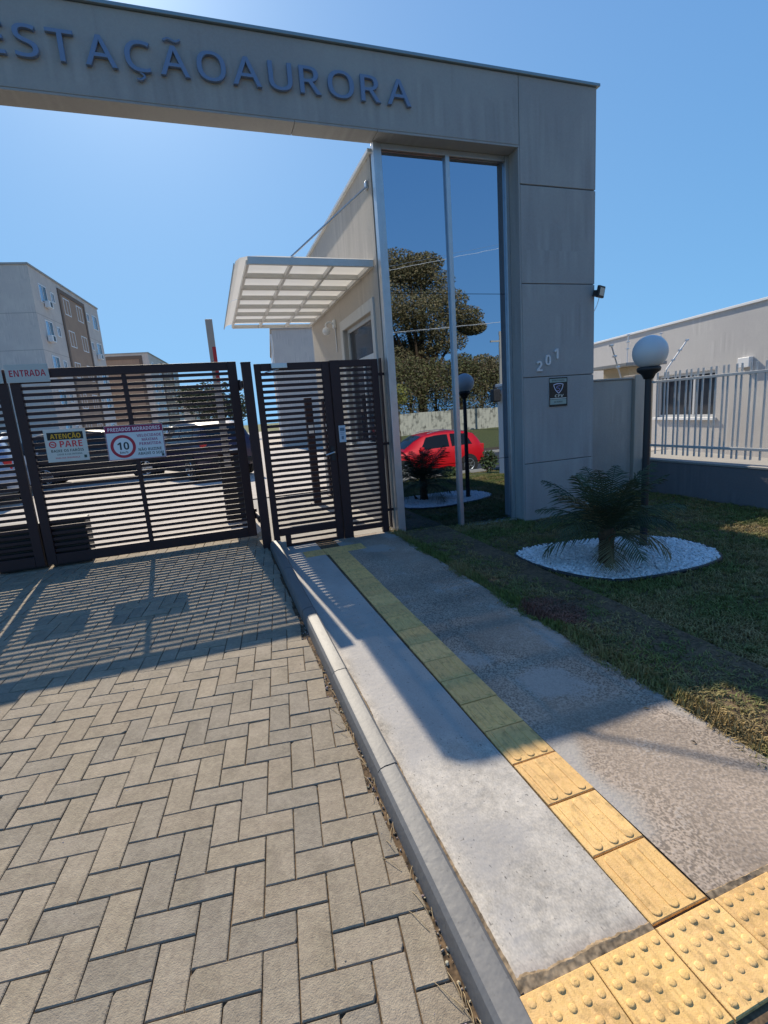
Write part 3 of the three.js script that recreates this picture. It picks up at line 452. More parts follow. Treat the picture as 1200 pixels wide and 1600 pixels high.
// ------------------------------------------------------------------ canopy over the pedestrian way
{
  const Y = 3.19, zs = []; for (let i = 0; i < 8; i++) zs.push(lerp(-5.69, -9.36, i / 7));
  const K = thing('canopy', 'flat canopy of white translucent sheets on a metal grid', 'canopy', V3(0, 0, 0));
  zs.forEach((z, i) => part('cross_beam', box(0.6, 1.978, Y, Y + (i === 0 ? 0.075 : 0.055), z - 0.02, z + 0.02, 0.003), M.whiteMetal, K));
  for (const x of [0.6, 1.06, 1.52, 1.955]) for (let i = 0; i < 7; i++) part('rafter', box(x - 0.015, x + 0.015, Y + 0.004, Y + 0.05, zs[i + 1] + 0.021, zs[i] - 0.021), M.whiteMetal, K);
  const cuts = [[-5.672, -7.55], [-7.56, -9.38]]; // each roof sheet curls down along the outer edge
  for (const [a, b] of cuts) { const pr = [[1.978, Y + 0.079], [1.3, Y + 0.085], [0.75, Y + 0.083], [0.6, Y + 0.076], [0.52, Y + 0.056], [0.478, Y + 0.026], [0.463, Y - 0.004]], pos = [], q = (p, r, s, t) => pos.push(...p, ...r, ...s, ...p, ...s, ...t);
    for (let i = 0; i < pr.length - 1; i++) q([pr[i][0], pr[i][1], a], [pr[i + 1][0], pr[i + 1][1], a], [pr[i + 1][0], pr[i + 1][1], b], [pr[i][0], pr[i][1], b]);
    const g = new THREE.BufferGeometry(); g.setAttribute('position', new THREE.Float32BufferAttribute(pos, 3)); g.computeVertexNormals(); part('roof_sheet', metreUV(g), M.poly, K); }
  for (const z of [-5.71, -9.34]) part('stay_rod', bar(V3(1.06, Y + 0.09, z), V3(1.98, 4.03, z), 0.011), M.alu, K);
  for (const z of [-5.71, -9.34]) part('anchor', box(1.955, 1.982, 3.99, 4.07, z - 0.03, z + 0.03, 0.003), M.alu, K);
  part('edge_trim', box(0.452, 0.46, Y - 0.012, Y + 0.004, -9.38, -5.672), M.coping, K);
}
// ------------------------------------------------------------------ gates
const GZ = -6.04, PZ = -5.6;
{
  const slats = (g, x0, x1, y0, y1, z, pitch, x2, x3) => { const n = Math.round((y1 - y0) / pitch), p = (y1 - y0) / n; for (let i = 0; i < n; i++) { const y = y0 + p * (i + 0.5); part('slat', box(x0, x1, y - 0.0165, y + 0.0165, z - 0.011, z + 0.011, 0.003), M.gate, g); if (x2 !== undefined) part('slat', box(x2, x3, y - 0.0165, y + 0.0165, z - 0.011, z + 0.011, 0.003), M.gate, g); } };
  const bottom = 0.235, top = 2.262;
  const leaf = (label, xl, xr, xc, wl, wr) => {
    const g = thing('driveway_gate_leaf', label, 'gate', V3(0, 0, 0), 0, 'driveway gate leaves');
    const st = (a, b, y0 = bottom, y1 = top) => part('stile', box(a, b, y0, y1, GZ - 0.025, GZ + 0.025, 0.004), M.gate, g);
    st(xl, xl + wl); st(xr - wr, xr); part('mid_stile', box(xc - 0.022, xc + 0.022, bottom + 0.112, top - 0.092, GZ - 0.02, GZ + 0.02, 0.003), M.gate, g);
    part('top_rail', box(xl + wl + 0.001, xr - wr - 0.001, top - 0.09, top, GZ - 0.0245, GZ + 0.0245, 0.004), M.gate, g); part('bottom_rail', box(xl + wl + 0.001, xr - wr - 0.001, bottom, bottom + 0.11, GZ - 0.0245, GZ + 0.0245, 0.004), M.gate, g);
    slats(g, xl + wl + 0.001, xc - 0.023, bottom + 0.115, top - 0.095, GZ, 0.0635, xc + 0.023, xr - wr - 0.001); return g;
  };
  const A = leaf('dark slatted driveway gate leaf carrying the notice and speed signs', -1.822, 0.372, -0.79, 0.088, 0.1);
  for (const y of [0.5, 2.0]) part('hinge', bar(V3(0.386, y - 0.06, GZ), V3(0.386, y + 0.06, GZ), 0.016, 8), M.gate, A);
  leaf('dark slatted driveway gate leaf carrying only the exit plate', -4.05, -1.845, -2.94, 0.1, 0.088);
  // post between the driveway and the footway gates
  const P = thing('gate_post', 'dark square steel post between the driveway and footway gates', 'post', V3(0, 0, 0));
  part('shaft', box(0.395, 0.492, 0.1, 2.19, PZ - 0.05, PZ + 0.05, 0.004), M.gate, P); part('cap', box(0.392, 0.495, 2.191, 2.2, PZ - 0.053, PZ + 0.053, 0.002), M.gate, P);
  part('drive_bracket', box(0.38, 0.41, 1.95, 2.02, GZ - 0.02, PZ - 0.051, 0.003), M.gate, P); part('drive_bracket', box(0.38, 0.41, 0.46, 0.53, GZ - 0.02, PZ - 0.051, 0.003), M.gate, P);
  // footway door, notched over the kerb
  const D = thing('pedestrian_gate', 'dark slatted footway gate with lever handle and door closer', 'gate', V3(0, 0, 0)), t2 = 2.178;
  const b2 = (n, x0, x1, y0, y1, d = 0.022) => part(n, box(x0, x1, y0, y1, PZ - d, PZ + d, 0.004), M.gate, D);
  b2('stile', 0.524, 0.592, 0.235, t2); b2('stile', 1.252, 1.338, 0.152, t2); b2('top_rail', 0.593, 1.251, t2 - 0.075, t2); b2('bottom_rail', 0.593, 1.251, 0.282, 0.37); b2('lower_stile', 0.655, 0.715, 0.152, 0.281); b2('lower_rail', 0.716, 1.251, 0.152, 0.183);
  b2('slat', 0.716, 1.251, 0.218, 0.245, 0.011);
  slats(D, 0.593, 1.251, 0.374, t2 - 0.078, PZ, 0.0615);
  const h = part('handle', merge([box(1.27, 1.315, 1.08, 1.24, PZ + 0.023, PZ + 0.032, 0.003)]), M.black, D); part('lever', bar(V3(1.3, 1.175, PZ + 0.06), V3(1.2, 1.15, PZ + 0.06), 0.01, 8), M.steel, h); part('spindle', bar(V3(1.3, 1.175, PZ + 0.03), V3(1.3, 1.175, PZ + 0.066), 0.01, 8), M.steel, h);
  const c = part('door_closer', box(0.7, 0.87, 2.12, 2.175, PZ + 0.023, PZ + 0.068, 0.006), M.steel, D); part('closer_arm', bar(V3(0.78, 2.115, PZ + 0.05), V3(0.63, 2.085, PZ + 0.03), 0.006), M.steel, c);
  // fixed panel with the lock post
  const F = thing('fixed_fence_panel', 'dark slatted fixed panel between the footway gate and guard house', 'fence', V3(0, 0, 0));
  const b3 = (n, x0, x1, y0, y1, d = 0.024) => part(n, box(x0, x1, y0, y1, PZ - d, PZ + d, 0.004), M.gate, F);
  b3('lock_post', 1.342, 1.452, 0.1, 2.184, 0.04); b3('stile', 1.83, 1.908, 0.1, 2.184); b3('top_rail', 1.453, 1.829, 2.11, 2.184); b3('bottom_rail', 1.453, 1.829, 0.215, 0.275);
  slats(F, 1.453, 1.829, 0.278, 2.106, PZ, 0.0615);
  part('wall_bracket', merge([1.2, 2.0, 0.4].map((y) => box(1.909, 1.986, y, y + 0.03, PZ - 0.015, PZ + 0.015))), M.gate, F); part('cover_strip', box(1.935, 1.952, 0.2, 2.19, PZ - 0.03, PZ + 0.03), M.gate, F);
  // concrete step where the kerb ends
  single('concrete_step', box(0.5, 0.65, 0.05, 0.226, -5.66, -5.535, 0.012), M.concrete, 'small concrete block where the kerb meets the footway gate', 'block');
  // gear boxes low behind the meeting stiles
  for (const [a, b, l] of [[-2.3, -1.845, 'dark louvred gate motor cover behind the exit-plate leaf'], [-1.8, -1.42, 'dark louvred gate motor cover behind the sign-carrying leaf']]) {
    const m = thing('gate_motor', l, 'gate motor', V3(0, 0, 0), 0, 'gate motor covers'); part('housing', box(a, b, 0.19, 0.69, GZ - 0.3, GZ - 0.06, 0.015), M.black, m); for (let i = 0; i < 6; i++) part('louvre', box(a + 0.04, b - 0.04, 0.27 + i * 0.065, 0.282 + i * 0.065, GZ - 0.058, GZ - 0.045), std({ color: C(0.05, 0.05, 0.04) }), m);
  }
}
// ------------------------------------------------------------------ printed signs on the gate
{
  const z = GZ + 0.03, bold = (x, s) => { x.font = 'bold ' + s + 'px sans-serif'; };
  plate('notice_sign', 'white notice with yellow-on-black heading and red word on the gate', -1.622, -1.24, 1.315, 1.648, z, canvasMat(512, 446, (x, w, h) => {
    x.fillStyle = '#cfcfc6'; x.fillRect(0, 0, w, h); x.fillStyle = '#1b1712'; x.fillRect(36, 38, w - 70, 104); x.textAlign = 'center'; bold(x, 92); x.fillStyle = '#e0a91c'; x.fillText('ATENÇÃO', w / 2 + 6, 126, 380);
    x.fillStyle = '#d2383f'; bold(x, 122); x.fillText('PARE', w / 2 + 56, 246, 330); x.lineWidth = 16; x.strokeStyle = '#d2383f'; x.beginPath(); x.arc(88, 204, 38, 0, 7); x.stroke(); x.beginPath(); x.moveTo(66, 196); x.lineTo(110, 212); x.stroke();
    x.fillStyle = '#2a3b33'; bold(x, 50); x.fillText('BAIXE OS FARÓIS', w / 2, 312, 430); x.fillStyle = '#5b6a64'; bold(x, 30); x.fillText('LIGUE A LUZ INTERNA', w / 2 + 20, 356, 400); x.fillStyle = '#c0525a'; bold(x, 28); x.fillText('PARA SUA SEGURANÇA', w / 2 - 10, 404, 330); x.fillStyle = '#24433a'; x.fillRect(w - 62, 370, 34, 40);
  }), -0.012);
  plate('speed_sign', 'pale speed limit sign with red ring and purple heading on the gate', -1.062, -0.49, 1.275, 1.642, z, canvasMat(768, 494, (x, w, h) => {
    x.fillStyle = '#d3dcdf'; x.fillRect(0, 0, w, h); x.strokeStyle = '#8e2352'; x.lineWidth = 8; x.strokeRect(6, 6, w - 12, h - 12); x.fillStyle = '#8e2352'; x.fillRect(6, 6, w - 12, 96); x.fillStyle = '#eadfe4'; x.textAlign = 'center'; bold(x, 70); x.fillText('PREZADOS MORADORES', w / 2, 78, 700);
    x.lineWidth = 40; x.strokeStyle = '#b01f38'; x.fillStyle = '#dfe6e8'; x.beginPath(); x.arc(210, 300, 146, 0, 7); x.fill(); x.stroke(); x.fillStyle = '#1c3036'; bold(x, 150); x.fillText('10', 210, 346); bold(x, 44); x.fillText('km/h', 210, 402);
    x.fillStyle = '#8c3566'; bold(x, 56); x.fillText('VELOCIDADE', 572, 176, 330); x.fillText('MÁXIMA', 572, 236, 220); x.fillText('PERMITIDA', 572, 296, 300); x.fillStyle = '#1c3438'; x.fillText('NÃO BUZINE', 560, 380, 320); x.fillText('ABAIXE O SOM', 566, 438, 350); x.fillRect(w - 60, 440, 34, 36);
  }), -0.012);
  const word = (t) => canvasMat(512, 240, (x, w, h) => { x.fillStyle = '#b9bcb8'; x.fillRect(0, 0, w, h); x.textAlign = 'center'; bold(x, 120); x.fillStyle = '#b0243a'; x.fillText(t, w / 2, 162, 440); });
  plate('entrance_sign', 'grey entrance plate with one red word over the notice-carrying leaf', -1.835, -1.46, 2.13, 2.306, z + 0.012, word('ENTRADA'));
  plate('exit_sign', 'grey exit plate with a red word over the driveway leaf', -2.24, -1.862, 2.13, 2.306, z + 0.012, word('SAÍDA'));
  plate('lock_sticker', 'little pale sticker on the lock post', 1.378, 1.456, 1.28, 1.468, PZ + 0.044, canvasMat(128, 300, (x, w, h) => { x.fillStyle = '#b8c2cc'; x.fillRect(0, 0, w, h); x.fillStyle = '#5a7386'; x.fillRect(20, 40, 88, 60); x.fillRect(40, 190, 46, 60); x.fillStyle = '#7b8fa0'; x.fillRect(20, 120, 88, 12); x.fillRect(20, 150, 70, 12); }));
}
// ------------------------------------------------------------------ right side: walls, fence, neighbour's house
const FX = 6.3;
{
  const W = thing('boundary_wall', 'plain grey rendered wall joining the pillar to the fence corner', 'wall', V3(0, 0, 0));
  part('masonry', box(4.62, 6.12, -0.1, 1.80, -6.2, -6.06, 0.01), M.wallGrey, W); part('end_pier', box(6.122, 6.44, -0.1, 1.86, -6.24, -6.0, 0.01), M.wallBeige, W); part('capping', box(4.6, 6.12, 1.802, 1.828, -6.22, -6.04, 0.006), M.wallGrey, W);
}
{
  const F = thing('railing_fence', 'white steel railing on a low dark grey wall', 'fence', V3(0, 0, 0));
  const ped = part('low_wall', box(FX - 0.02, FX + 0.14, -0.4, 0.56, -5.99, -1.22, 0.008), std({ color: C(0.2, 0.19, 0.2), map: renderTex, bumpMap: roughBump, bumpScale: 0.004, roughness: 0.93 }), F); part('wall_cap', box(FX - 0.03, FX + 0.15, 0.561, 0.59, -5.99, -1.22, 0.006), M.concrete, ped);
  const bars = [1026, 1037, 1042, 1053.5, 1060, 1070.5, 1077.5, 1088, 1096, 1108, 1116, 1127.5, 1134.5, 1147.5, 1155.5, 1169.5, 1178, 1193]; const bz = bars.map((px) => onX(px, 640, FX + 0.06).z); let q = bz[bz.length - 1], k = 0; while (q < -1.35) { q += k++ % 2 ? 0.07 : 0.115; bz.push(q); }
  bz.forEach((z) => part('bar', box(FX + 0.05, FX + 0.07, 0.66, 1.86, z - 0.0095, z + 0.0095, 0.002), M.whiteMetal, F));
  part('rail', box(FX + 0.034, FX + 0.049, 1.715, 1.75, -5.98, -1.22, 0.003), M.whiteMetal, F); part('rail', box(FX + 0.034, FX + 0.049, 0.775, 0.81, -5.98, -1.22, 0.003), M.whiteMetal, F);
  for (const z of [-4.05, -1.3]) part('post', box(FX + 0.03, FX + 0.09, 0.591, 1.9, z - 0.03, z + 0.03, 0.004), M.whiteMetal, F);
}
{ // house: its wall runs towards the street, 10.7 degrees off the portal's axis
  const a = 10.7 * rad, d = V3(Math.sin(a), 0, -Math.cos(a)), n = V3(-Math.cos(a), 0, -Math.sin(a)), P0 = V3(10.7, 0, -9.1);
  const Hs = thing('neighbour_house', 'low pale house with flat parapet and dark sliding window', 'house', P0.clone(), Math.atan2(-Math.cos(a), -Math.sin(a)));
  const loc = (px, py) => { const p = onPlane(px, py, P0, n).sub(P0); return [-p.dot(d), p.y]; };
  const top = loc(1100, 494)[1], [wx0, wy1] = loc(1028, 590), [wx1] = loc(1115, 640), wy0 = loc(1070, 652)[1], y1 = loc(1070, 583)[1];
  const L = -7.5, Rr = 9, T = 0.2;
  part('wall', merge([box(L, wx0, -0.2, top, -T, 0), box(wx1, Rr, -0.2, top, -T, 0), box(wx0, wx1, -0.2, wy0, -T, 0), box(wx0, wx1, y1, top, -T, 0)]), M.houseWall, Hs);
  part('wall', box(L, Rr, -0.2, top, -8, -7.8), M.houseWall, Hs); part('wall', box(L, L + T, -0.2, top, -7.79, -T - 0.001), M.houseWall, Hs); part('wall', box(Rr - T, Rr, -0.2, top, -7.79, -T - 0.001), M.houseWall, Hs);
  part('roof', box(L + 0.21, Rr - 0.21, top - 0.5, top - 0.35, -7.79, -T - 0.001), M.wallGrey, Hs); part('parapet_flashing', box(L - 0.03, Rr + 0.03, top + 0.001, top + 0.05, -T - 0.03, 0.04, 0.004), M.white, Hs);
  const w = part('window', merge([box(wx0, wx1, wy0, wy0 + 0.06, -0.12, -0.06), box(wx0, wx1, y1 - 0.06, y1, -0.12, -0.06), box(wx0, wx0 + 0.05, wy0 + 0.06, y1 - 0.06, -0.12, -0.06), box(wx1 - 0.05, wx1, wy0 + 0.06, y1 - 0.06, -0.12, -0.06), box(lerp(wx0, wx1, 0.64) - 0.03, lerp(wx0, wx1, 0.64) + 0.03, wy0 + 0.06, y1 - 0.06, -0.11, -0.05)]), M.whiteMetal, Hs);
  part('pane', box(wx0 + 0.05, lerp(wx0, wx1, 0.64) - 0.03, wy0 + 0.06, y1 - 0.06, -0.1, -0.092), M.windowGlass, w); part('pane', box(lerp(wx0, wx1, 0.64) + 0.03, wx1 - 0.05, wy0 + 0.06, y1 - 0.06, -0.1, -0.092), M.windowGlass, w);
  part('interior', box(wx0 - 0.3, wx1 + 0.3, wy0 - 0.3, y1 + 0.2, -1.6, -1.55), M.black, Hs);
  part('window_sill', box(wx0 - 0.08, wx1 + 0.08, wy0 - 0.06, wy0 - 0.001, -0.1, 0.06, 0.005), M.white, Hs);
  const [vx, vy] = loc(1168, 566); part('vent_box', box(vx - 0.14, vx + 0.14, vy - 0.1, vy + 0.1, 0.001, 0.1, 0.012), M.white, Hs);
  struct('side_yard', sheet(6.46, 30, -22, -1.2, 4, 4, () => 0.16), M.concrete);
}
{ // small masonry cabinet behind the wall
  const K = thing('meter_cabinet', 'little tan masonry hut with a flat slab behind the wall', 'cabinet', V3(0, 0, 0)); const c = onZ(985, 575, -8.2);
  part('body', box(c.x - 0.04, c.x + 0.62, 0, 2.13, -8.9, -8.2, 0.01), M.tan, K); part('slab', box(c.x - 0.3, c.x + 0.75, 2.131, 2.2, -9.0, -8.0, 0.01), M.wallGrey, K);
}
{ // electric-fence brackets along the wall
  const specs = [[955, 539, 970, 590, -6.13], [982, 523, 980, 556, -8.4], [1033, 521, 1029, 536, -8.6], [1074, 531, 1041, 578, -6.1]], words = ['leaning next to the pillar', 'standing upright on the hut slab', 'at the corner of the hut slab', 'slanting out over the railing corner'];
  specs.forEach(([x0, y0, x1, y1, z], i) => { const a = onZ(x0, y0, z), b = onZ(x1, y1, z), g = thing('fence_bracket', 'thin white electric fence bracket ' + words[i], 'bracket', V3(0, 0, 0), 0, 'electric fence brackets'); const lo = b.clone(); lo.y = i === 1 || i === 2 ? 2.19 : 1.8; if (i === 2) lo.x = Math.min(lo.x, onZ(985, 575, -8.2).x + 0.8);
    part('rod', merge([bar(a, b, 0.011), bar(b, lo, 0.011)]), i ? M.white : M.alu, g); for (const t of [0.02, 0.35, 0.68]) { const p = a.clone().lerp(b, t); part('insulator', bar(p.clone().add(V3(-0.03, 0, 0)), p.clone().add(V3(0.03, 0.006, 0)), 0.017, 8), M.white, g); } });
}
// ------------------------------------------------------------------ lamp, gravel bed, palm
{
  const b = V3(3.93, 0.065, -3.702), L = thing('globe_lamp', 'dark garden lamp post with white globe in the gravel bed', 'lamp post', b);
  part('pole', new THREE.CylinderGeometry(0.029, 0.036, 1.66, 16).translate(0, 0.83, 0), M.black, L); part('foot', new THREE.CylinderGeometry(0.06, 0.075, 0.05, 16).translate(0, 0.02, 0), M.black, L);
  part('collar', new THREE.LatheGeometry([[0.001, 1.64], [0.042, 1.64], [0.06, 1.68], [0.1, 1.71], [0.105, 1.735], [0.095, 1.75], [0.001, 1.75]].map(([x, y]) => new THREE.Vector2(x, y)), 20), M.black, L);
  const g = new THREE.SphereGeometry(0.152, 32, 22); g.translate(0.01, 1.88, 0); part('globe', g, std({ color: C(0.62, 0.62, 0.62), roughness: 0.32 }), L);
}
{
  const Bd = struct('gravel_bed'); const ring = bedRing.map(([x, z]) => V3(x, 0, z)), crv = new THREE.CatmullRomCurve3(ring, true), N = 90, pts = crv.getPoints(N).slice(0, N);
  const gy = (x, z) => lawnY(x, z), pos = []; const c = [3.5, -3.6];
  for (let i = 0; i < N; i++) { const a = pts[i], b = pts[(i + 1) % N]; pos.push(c[0], gy(...c) + 0.02, c[1], b.x, gy(b.x, b.z) + 0.008, b.z, a.x, gy(a.x, a.z) + 0.008, a.z); }
  const g = new THREE.BufferGeometry(); g.setAttribute('position', new THREE.Float32BufferAttribute(pos, 3)); g.computeVertexNormals(); const gn = g.attributes.normal; if (gn.getY(0) < 0) { const p = g.attributes.position; for (let i = 0; i < p.count; i += 3) { const t = [p.getX(i + 1), p.getY(i + 1), p.getZ(i + 1)]; p.setXYZ(i + 1, p.getX(i + 2), p.getY(i + 2), p.getZ(i + 2)); p.setXYZ(i + 2, ...t); } g.computeVertexNormals(); }
  part('bed_base', metreUV(g), std({ color: C(0.55, 0.55, 0.55), map: plainGrain }), Bd);
  part('edging', new THREE.TubeGeometry(new THREE.CatmullRomCurve3(pts.map((p) => V3(p.x, gy(p.x, p.z) + 0.012, p.z)), true), 120, 0.02, 6, true), M.black, Bd);
  seed(17); const ig = new THREE.IcosahedronGeometry(0.016, 0); { const p = ig.attributes.position; for (let i = 0; i < p.count; i++) p.setY(i, p.getY(i) * 0.6); ig.computeVertexNormals(); }
  const n = 9000, im = finish(new THREE.InstancedMesh(ig, std({ roughness: 0.7 }), n)), o = new THREE.Object3D(); let i = 0;
  while (i < n) { const x = rr(2.6, 4.4), z = rr(-4.25, -2.95); if (!inBed(x, z)) continue; o.position.set(x, gy(x, z) + 0.02 + rr(-0.006, 0.012), z); o.rotation.set(rr(-0.9, 0.9), rr(0, 6), rr(-0.9, 0.9)); const s = rr(0.5, 1.15); o.scale.set(s * rr(0.8, 1.4), s * rr(0.7, 1.1), s); o.updateMatrix(); im.setMatrixAt(i, o.matrix); const k = rr(0.62, 0.86); im.setColorAt(i, C(k, k, k * 0.99)); i++; }
  im.name = 'white_gravel'; im.userData = { kind: 'stuff', label: 'white gravel chips filling the planting bed', category: 'gravel' }; scene.add(im);
}
{
  seed(404); const base = V3(3.235, lawnY(3.2, -3.45) + 0.0, -3.45), P = thing('palm', 'young dark green feather palm growing in the white gravel bed', 'palm', base);
  const tr = new THREE.LatheGeometry([[0.12, -0.02], [0.105, 0.05], [0.085, 0.12], [0.095, 0.2], [0.085, 0.28], [0.1, 0.36], [0.085, 0.44], [0.05, 0.52], [0.001, 0.56]].map(([x, y]) => new THREE.Vector2(x, y)), 14); { const p = tr.attributes.position; for (let i = 0; i < p.count; i++) { const a = Math.atan2(p.getZ(i), p.getX(i)), k = 1 + 0.13 * Math.sin(a * 6 + p.getY(i) * 26); p.setX(i, p.getX(i) * k); p.setZ(i, p.getZ(i) * k); } tr.scale(0.7, 0.78, 0.7); tr.computeVertexNormals(); } part('trunk', metreUV(tr), M.wood, P);
  part('stump', new THREE.ConeGeometry(0.045, 0.2, 8).rotateZ(0.5).translate(-0.1, 0.05, 0.12), M.wood, P);
  const lm = [C(0.045, 0.062, 0.024), C(0.06, 0.075, 0.03), C(0.035, 0.05, 0.022), C(0.16, 0.125, 0.055)].map((c) => std({ color: c, roughness: 0.75, side: THREE.DoubleSide }));
  const N = 30;
  for (let f = 0; f < N; f++) {
    const az = f * 2.39996 + rr(-0.25, 0.25), lev = f / N, el = lerp(-0.05, 1.4, Math.pow(lev, 0.6)) + rr(-0.14, 0.14), len = lerp(0.55, 0.62, lev) * rr(0.8, 1.2), droop = lerp(0.75, 0.3, lev) * rr(0.7, 1.25);
    const p0 = V3(Math.cos(az) * 0.05, 0.27 + 0.12 * lev, Math.sin(az) * 0.05), at = (t) => { const e = el - droop * 1.6 * t * t, r = 0; let h = 0, v = 0; const n = 8; for (let i = 0; i < n; i++) { const q = el - droop * 1.7 * Math.pow(t * (i + 0.5) / n, 1.3); h += Math.cos(q) * len * t / n; v += Math.sin(q) * len * t / n; } return V3(p0.x + Math.cos(az) * h, Math.max(0.03, p0.y + v), p0.z + Math.sin(az) * h); };
    const l = [tube([at(0), at(0.25), at(0.5), at(0.75), at(1)], 0.0045, 10, 4)], pos = [], n = 26; l[0].deleteAttribute('uv');
    for (let i = 2; i <= n; i++) for (const s of [-1, 1]) {
      const t = i / n, c = at(t), tg = at(Math.min(1, t + 0.02)).sub(at(t - 0.03)).normalize(), side = V3(-Math.sin(az), 0, Math.cos(az)).multiplyScalar(s), up = tg.clone().cross(side).multiplyScalar(s).normalize(), ll = 0.22 * Math.sin(Math.PI * clamp(0.12 + t * 0.86)) * rr(0.8, 1.15) + 0.03;
      const dir = side.clone().multiplyScalar(0.8).addScaledVector(tg, 0.75).addScaledVector(up, rr(-0.1, 0.3)).normalize(), wv = tg.clone().multiplyScalar(0.0065), m = c.clone().addScaledVector(dir, ll * 0.55), e = c.clone().addScaledVector(dir, ll); e.y -= ll * 0.28; m.y -= ll * 0.05; e.y = Math.max(0.012, e.y); m.y = Math.max(0.016, m.y);
      const A = c.clone().sub(wv), B = c.clone().add(wv), Cc = m.clone().add(wv), D = m.clone().sub(wv); for (const q of [A, B, Cc, A, Cc, D, D, Cc, e]) pos.push(q.x, q.y, q.z);
    }
    const g = new THREE.BufferGeometry(); g.setAttribute('position', new THREE.Float32BufferAttribute(pos, 3)); g.computeVertexNormals(); l.push(g);
    part('frond', mergeGeometries(l), f < 5 || f % 11 === 6 ? lm[f % 2 ? 3 : 1] : lm[f % 3], P);
  }
}
// ------------------------------------------------------------------ cars
function makeCar(label, paint, group) {
  const K = new THREE.Group(); K.name = numbered('parked_car'); scene.add(K); tag(K, label, 'car', group);
  //           x     bottom belt  roof  halfW roofW     (front at +x)
  const S = [[-2.0, 0.45, 0.72, 0.735, 0.62, 0.56], [-1.93, 0.33, 0.86, 0.90, 0.74, 0.62], [-1.8, 0.28, 0.93, 1.13, 0.79, 0.61], [-1.6, 0.26, 0.97, 1.38, 0.82, 0.6], [-1.25, 0.24, 0.97, 1.47, 0.84, 0.6], [-0.7, 0.22, 0.95, 1.515, 0.85, 0.6], [-0.1, 0.22, 0.93, 1.515, 0.85, 0.59], [0.35, 0.22, 0.92, 1.45, 0.85, 0.57], [0.75, 0.22, 0.92, 1.25, 0.85, 0.58], [1.15, 0.23, 0.915, 0.99, 0.84, 0.66], [1.4, 0.24, 0.87, 0.915, 0.83, 0.7], [1.72, 0.26, 0.77, 0.825, 0.79, 0.66], [1.92, 0.3, 0.62, 0.68, 0.7, 0.58], [2.0, 0.4, 0.5, 0.54, 0.58, 0.5]];
  const at = (x) => { let i = 0; while (i < S.length - 2 && S[i + 1][0] < x) i++; const t = clamp((x - S[i][0]) / (S[i + 1][0] - S[i][0])); return S[i].map((v, k) => lerp(v, S[i + 1][k], t)); };
  const sec = (x) => { const [, b, be, ro, hw, rw] = at(x), g = Math.max(0.012, ro - be); return [[0, b], [hw * 0.88, b], [hw * 0.97, b + 0.08], [hw, lerp(b, be, 0.45)], [hw * 0.995, lerp(b, be, 0.75)], [hw * 0.955, be], [lerp(hw * 0.94, rw, 0.55), be + g * 0.55], [rw, be + g * 0.9], [rw * 0.9, be + g * 0.985], [rw * 0.5, ro + 0.012], [0, ro + 0.016]]; };
  const xs = []; for (let i = 0; i <= 56; i++) xs.push(lerp(-2, 2, i / 56)); const R = xs.map((x) => { const h = sec(x); return [...h.map(([z, y]) => [x, y, z]), ...h.slice(1, -1).reverse().map(([z, y]) => [x, y, -z])]; });
  const idx = [], pos = R.flat(2), n = R[0].length; for (let i = 0; i < xs.length - 1; i++) for (let j = 0; j < n; j++) { const a = i * n + j, b = i * n + (j + 1) % n, c = a + n, d = b + n; idx.push(a, b, c, b, d, c); }
  for (let j = 1; j < n - 1; j++) { idx.push(0, j + 1, j); const o = (xs.length - 1) * n; idx.push(o, o + j, o + j + 1); }
  const bg = new THREE.BufferGeometry(); bg.setAttribute('position', new THREE.Float32BufferAttribute(pos, 3)); bg.setIndex(idx); bg.computeVertexNormals();
  { const ng = bg.attributes.normal; let s = 0; for (let i = 0; i < ng.count; i++) s += ng.getZ(i) * bg.attributes.position.getZ(i); if (s < 0) { for (let i = 0; i < idx.length; i += 3) { const t = idx[i]; idx[i] = idx[i + 1]; idx[i + 1] = t; } bg.setIndex(idx); bg.computeVertexNormals(); } }
  const pm = new THREE.MeshPhysicalMaterial({ color: paint, metalness: 0.15, roughness: 0.42, clearcoat: 0.3, clearcoatRoughness: 0.1 }); part('body', bg, pm, K);
  const glass = std({ color: C(0.012, 0.014, 0.016), roughness: 0.05, metalness: 0.1 });
  const patch = (fn, nu, nv) => { const p = []; for (let i = 0; i < nu; i++) for (let j = 0; j < nv; j++) { const a = fn(i / nu, j / nv), b = fn((i + 1) / nu, j / nv), c = fn((i + 1) / nu, (j + 1) / nv), d = fn(i / nu, (j + 1) / nv); p.push(...a, ...b, ...c, ...a, ...c, ...d); } const g = new THREE.BufferGeometry(); g.setAttribute('position', new THREE.Float32BufferAttribute(p, 3)); g.computeVertexNormals(); return g; };
  for (const s of [-1, 1]) for (const [x0, x1, k0, k1] of [[-1.42, -0.62, 0.16, 0], [-0.53, 0.62, 0, 0.34]]) part('side_window', patch((u, v) => { const top = lerp(x0 + k0, x1 - k1, u), bot = lerp(x0, x1, u), x = lerp(bot, top, v), [, , be, ro, hw, rw] = at(x), g = ro - be, t = lerp(0.1, 0.84, v), z = t < 0.55 ? lerp(hw * 0.955, lerp(hw * 0.94, rw, 0.55), t / 0.55) : lerp(lerp(hw * 0.94, rw, 0.55), rw, (t - 0.55) / 0.35); return [x, be + g * t, s * (z + 0.008)]; }, 10, 5), glass, K);
  part('windscreen', patch((u, v) => { const x = lerp(0.42, 1.1, u), [, , be, ro, , rw] = at(x); return [x + 0.008, ro + 0.022 - 0.02 * Math.abs(2 * v - 1) ** 2, lerp(-1, 1, v) * (rw * 0.88)]; }, 8, 8), glass, K);
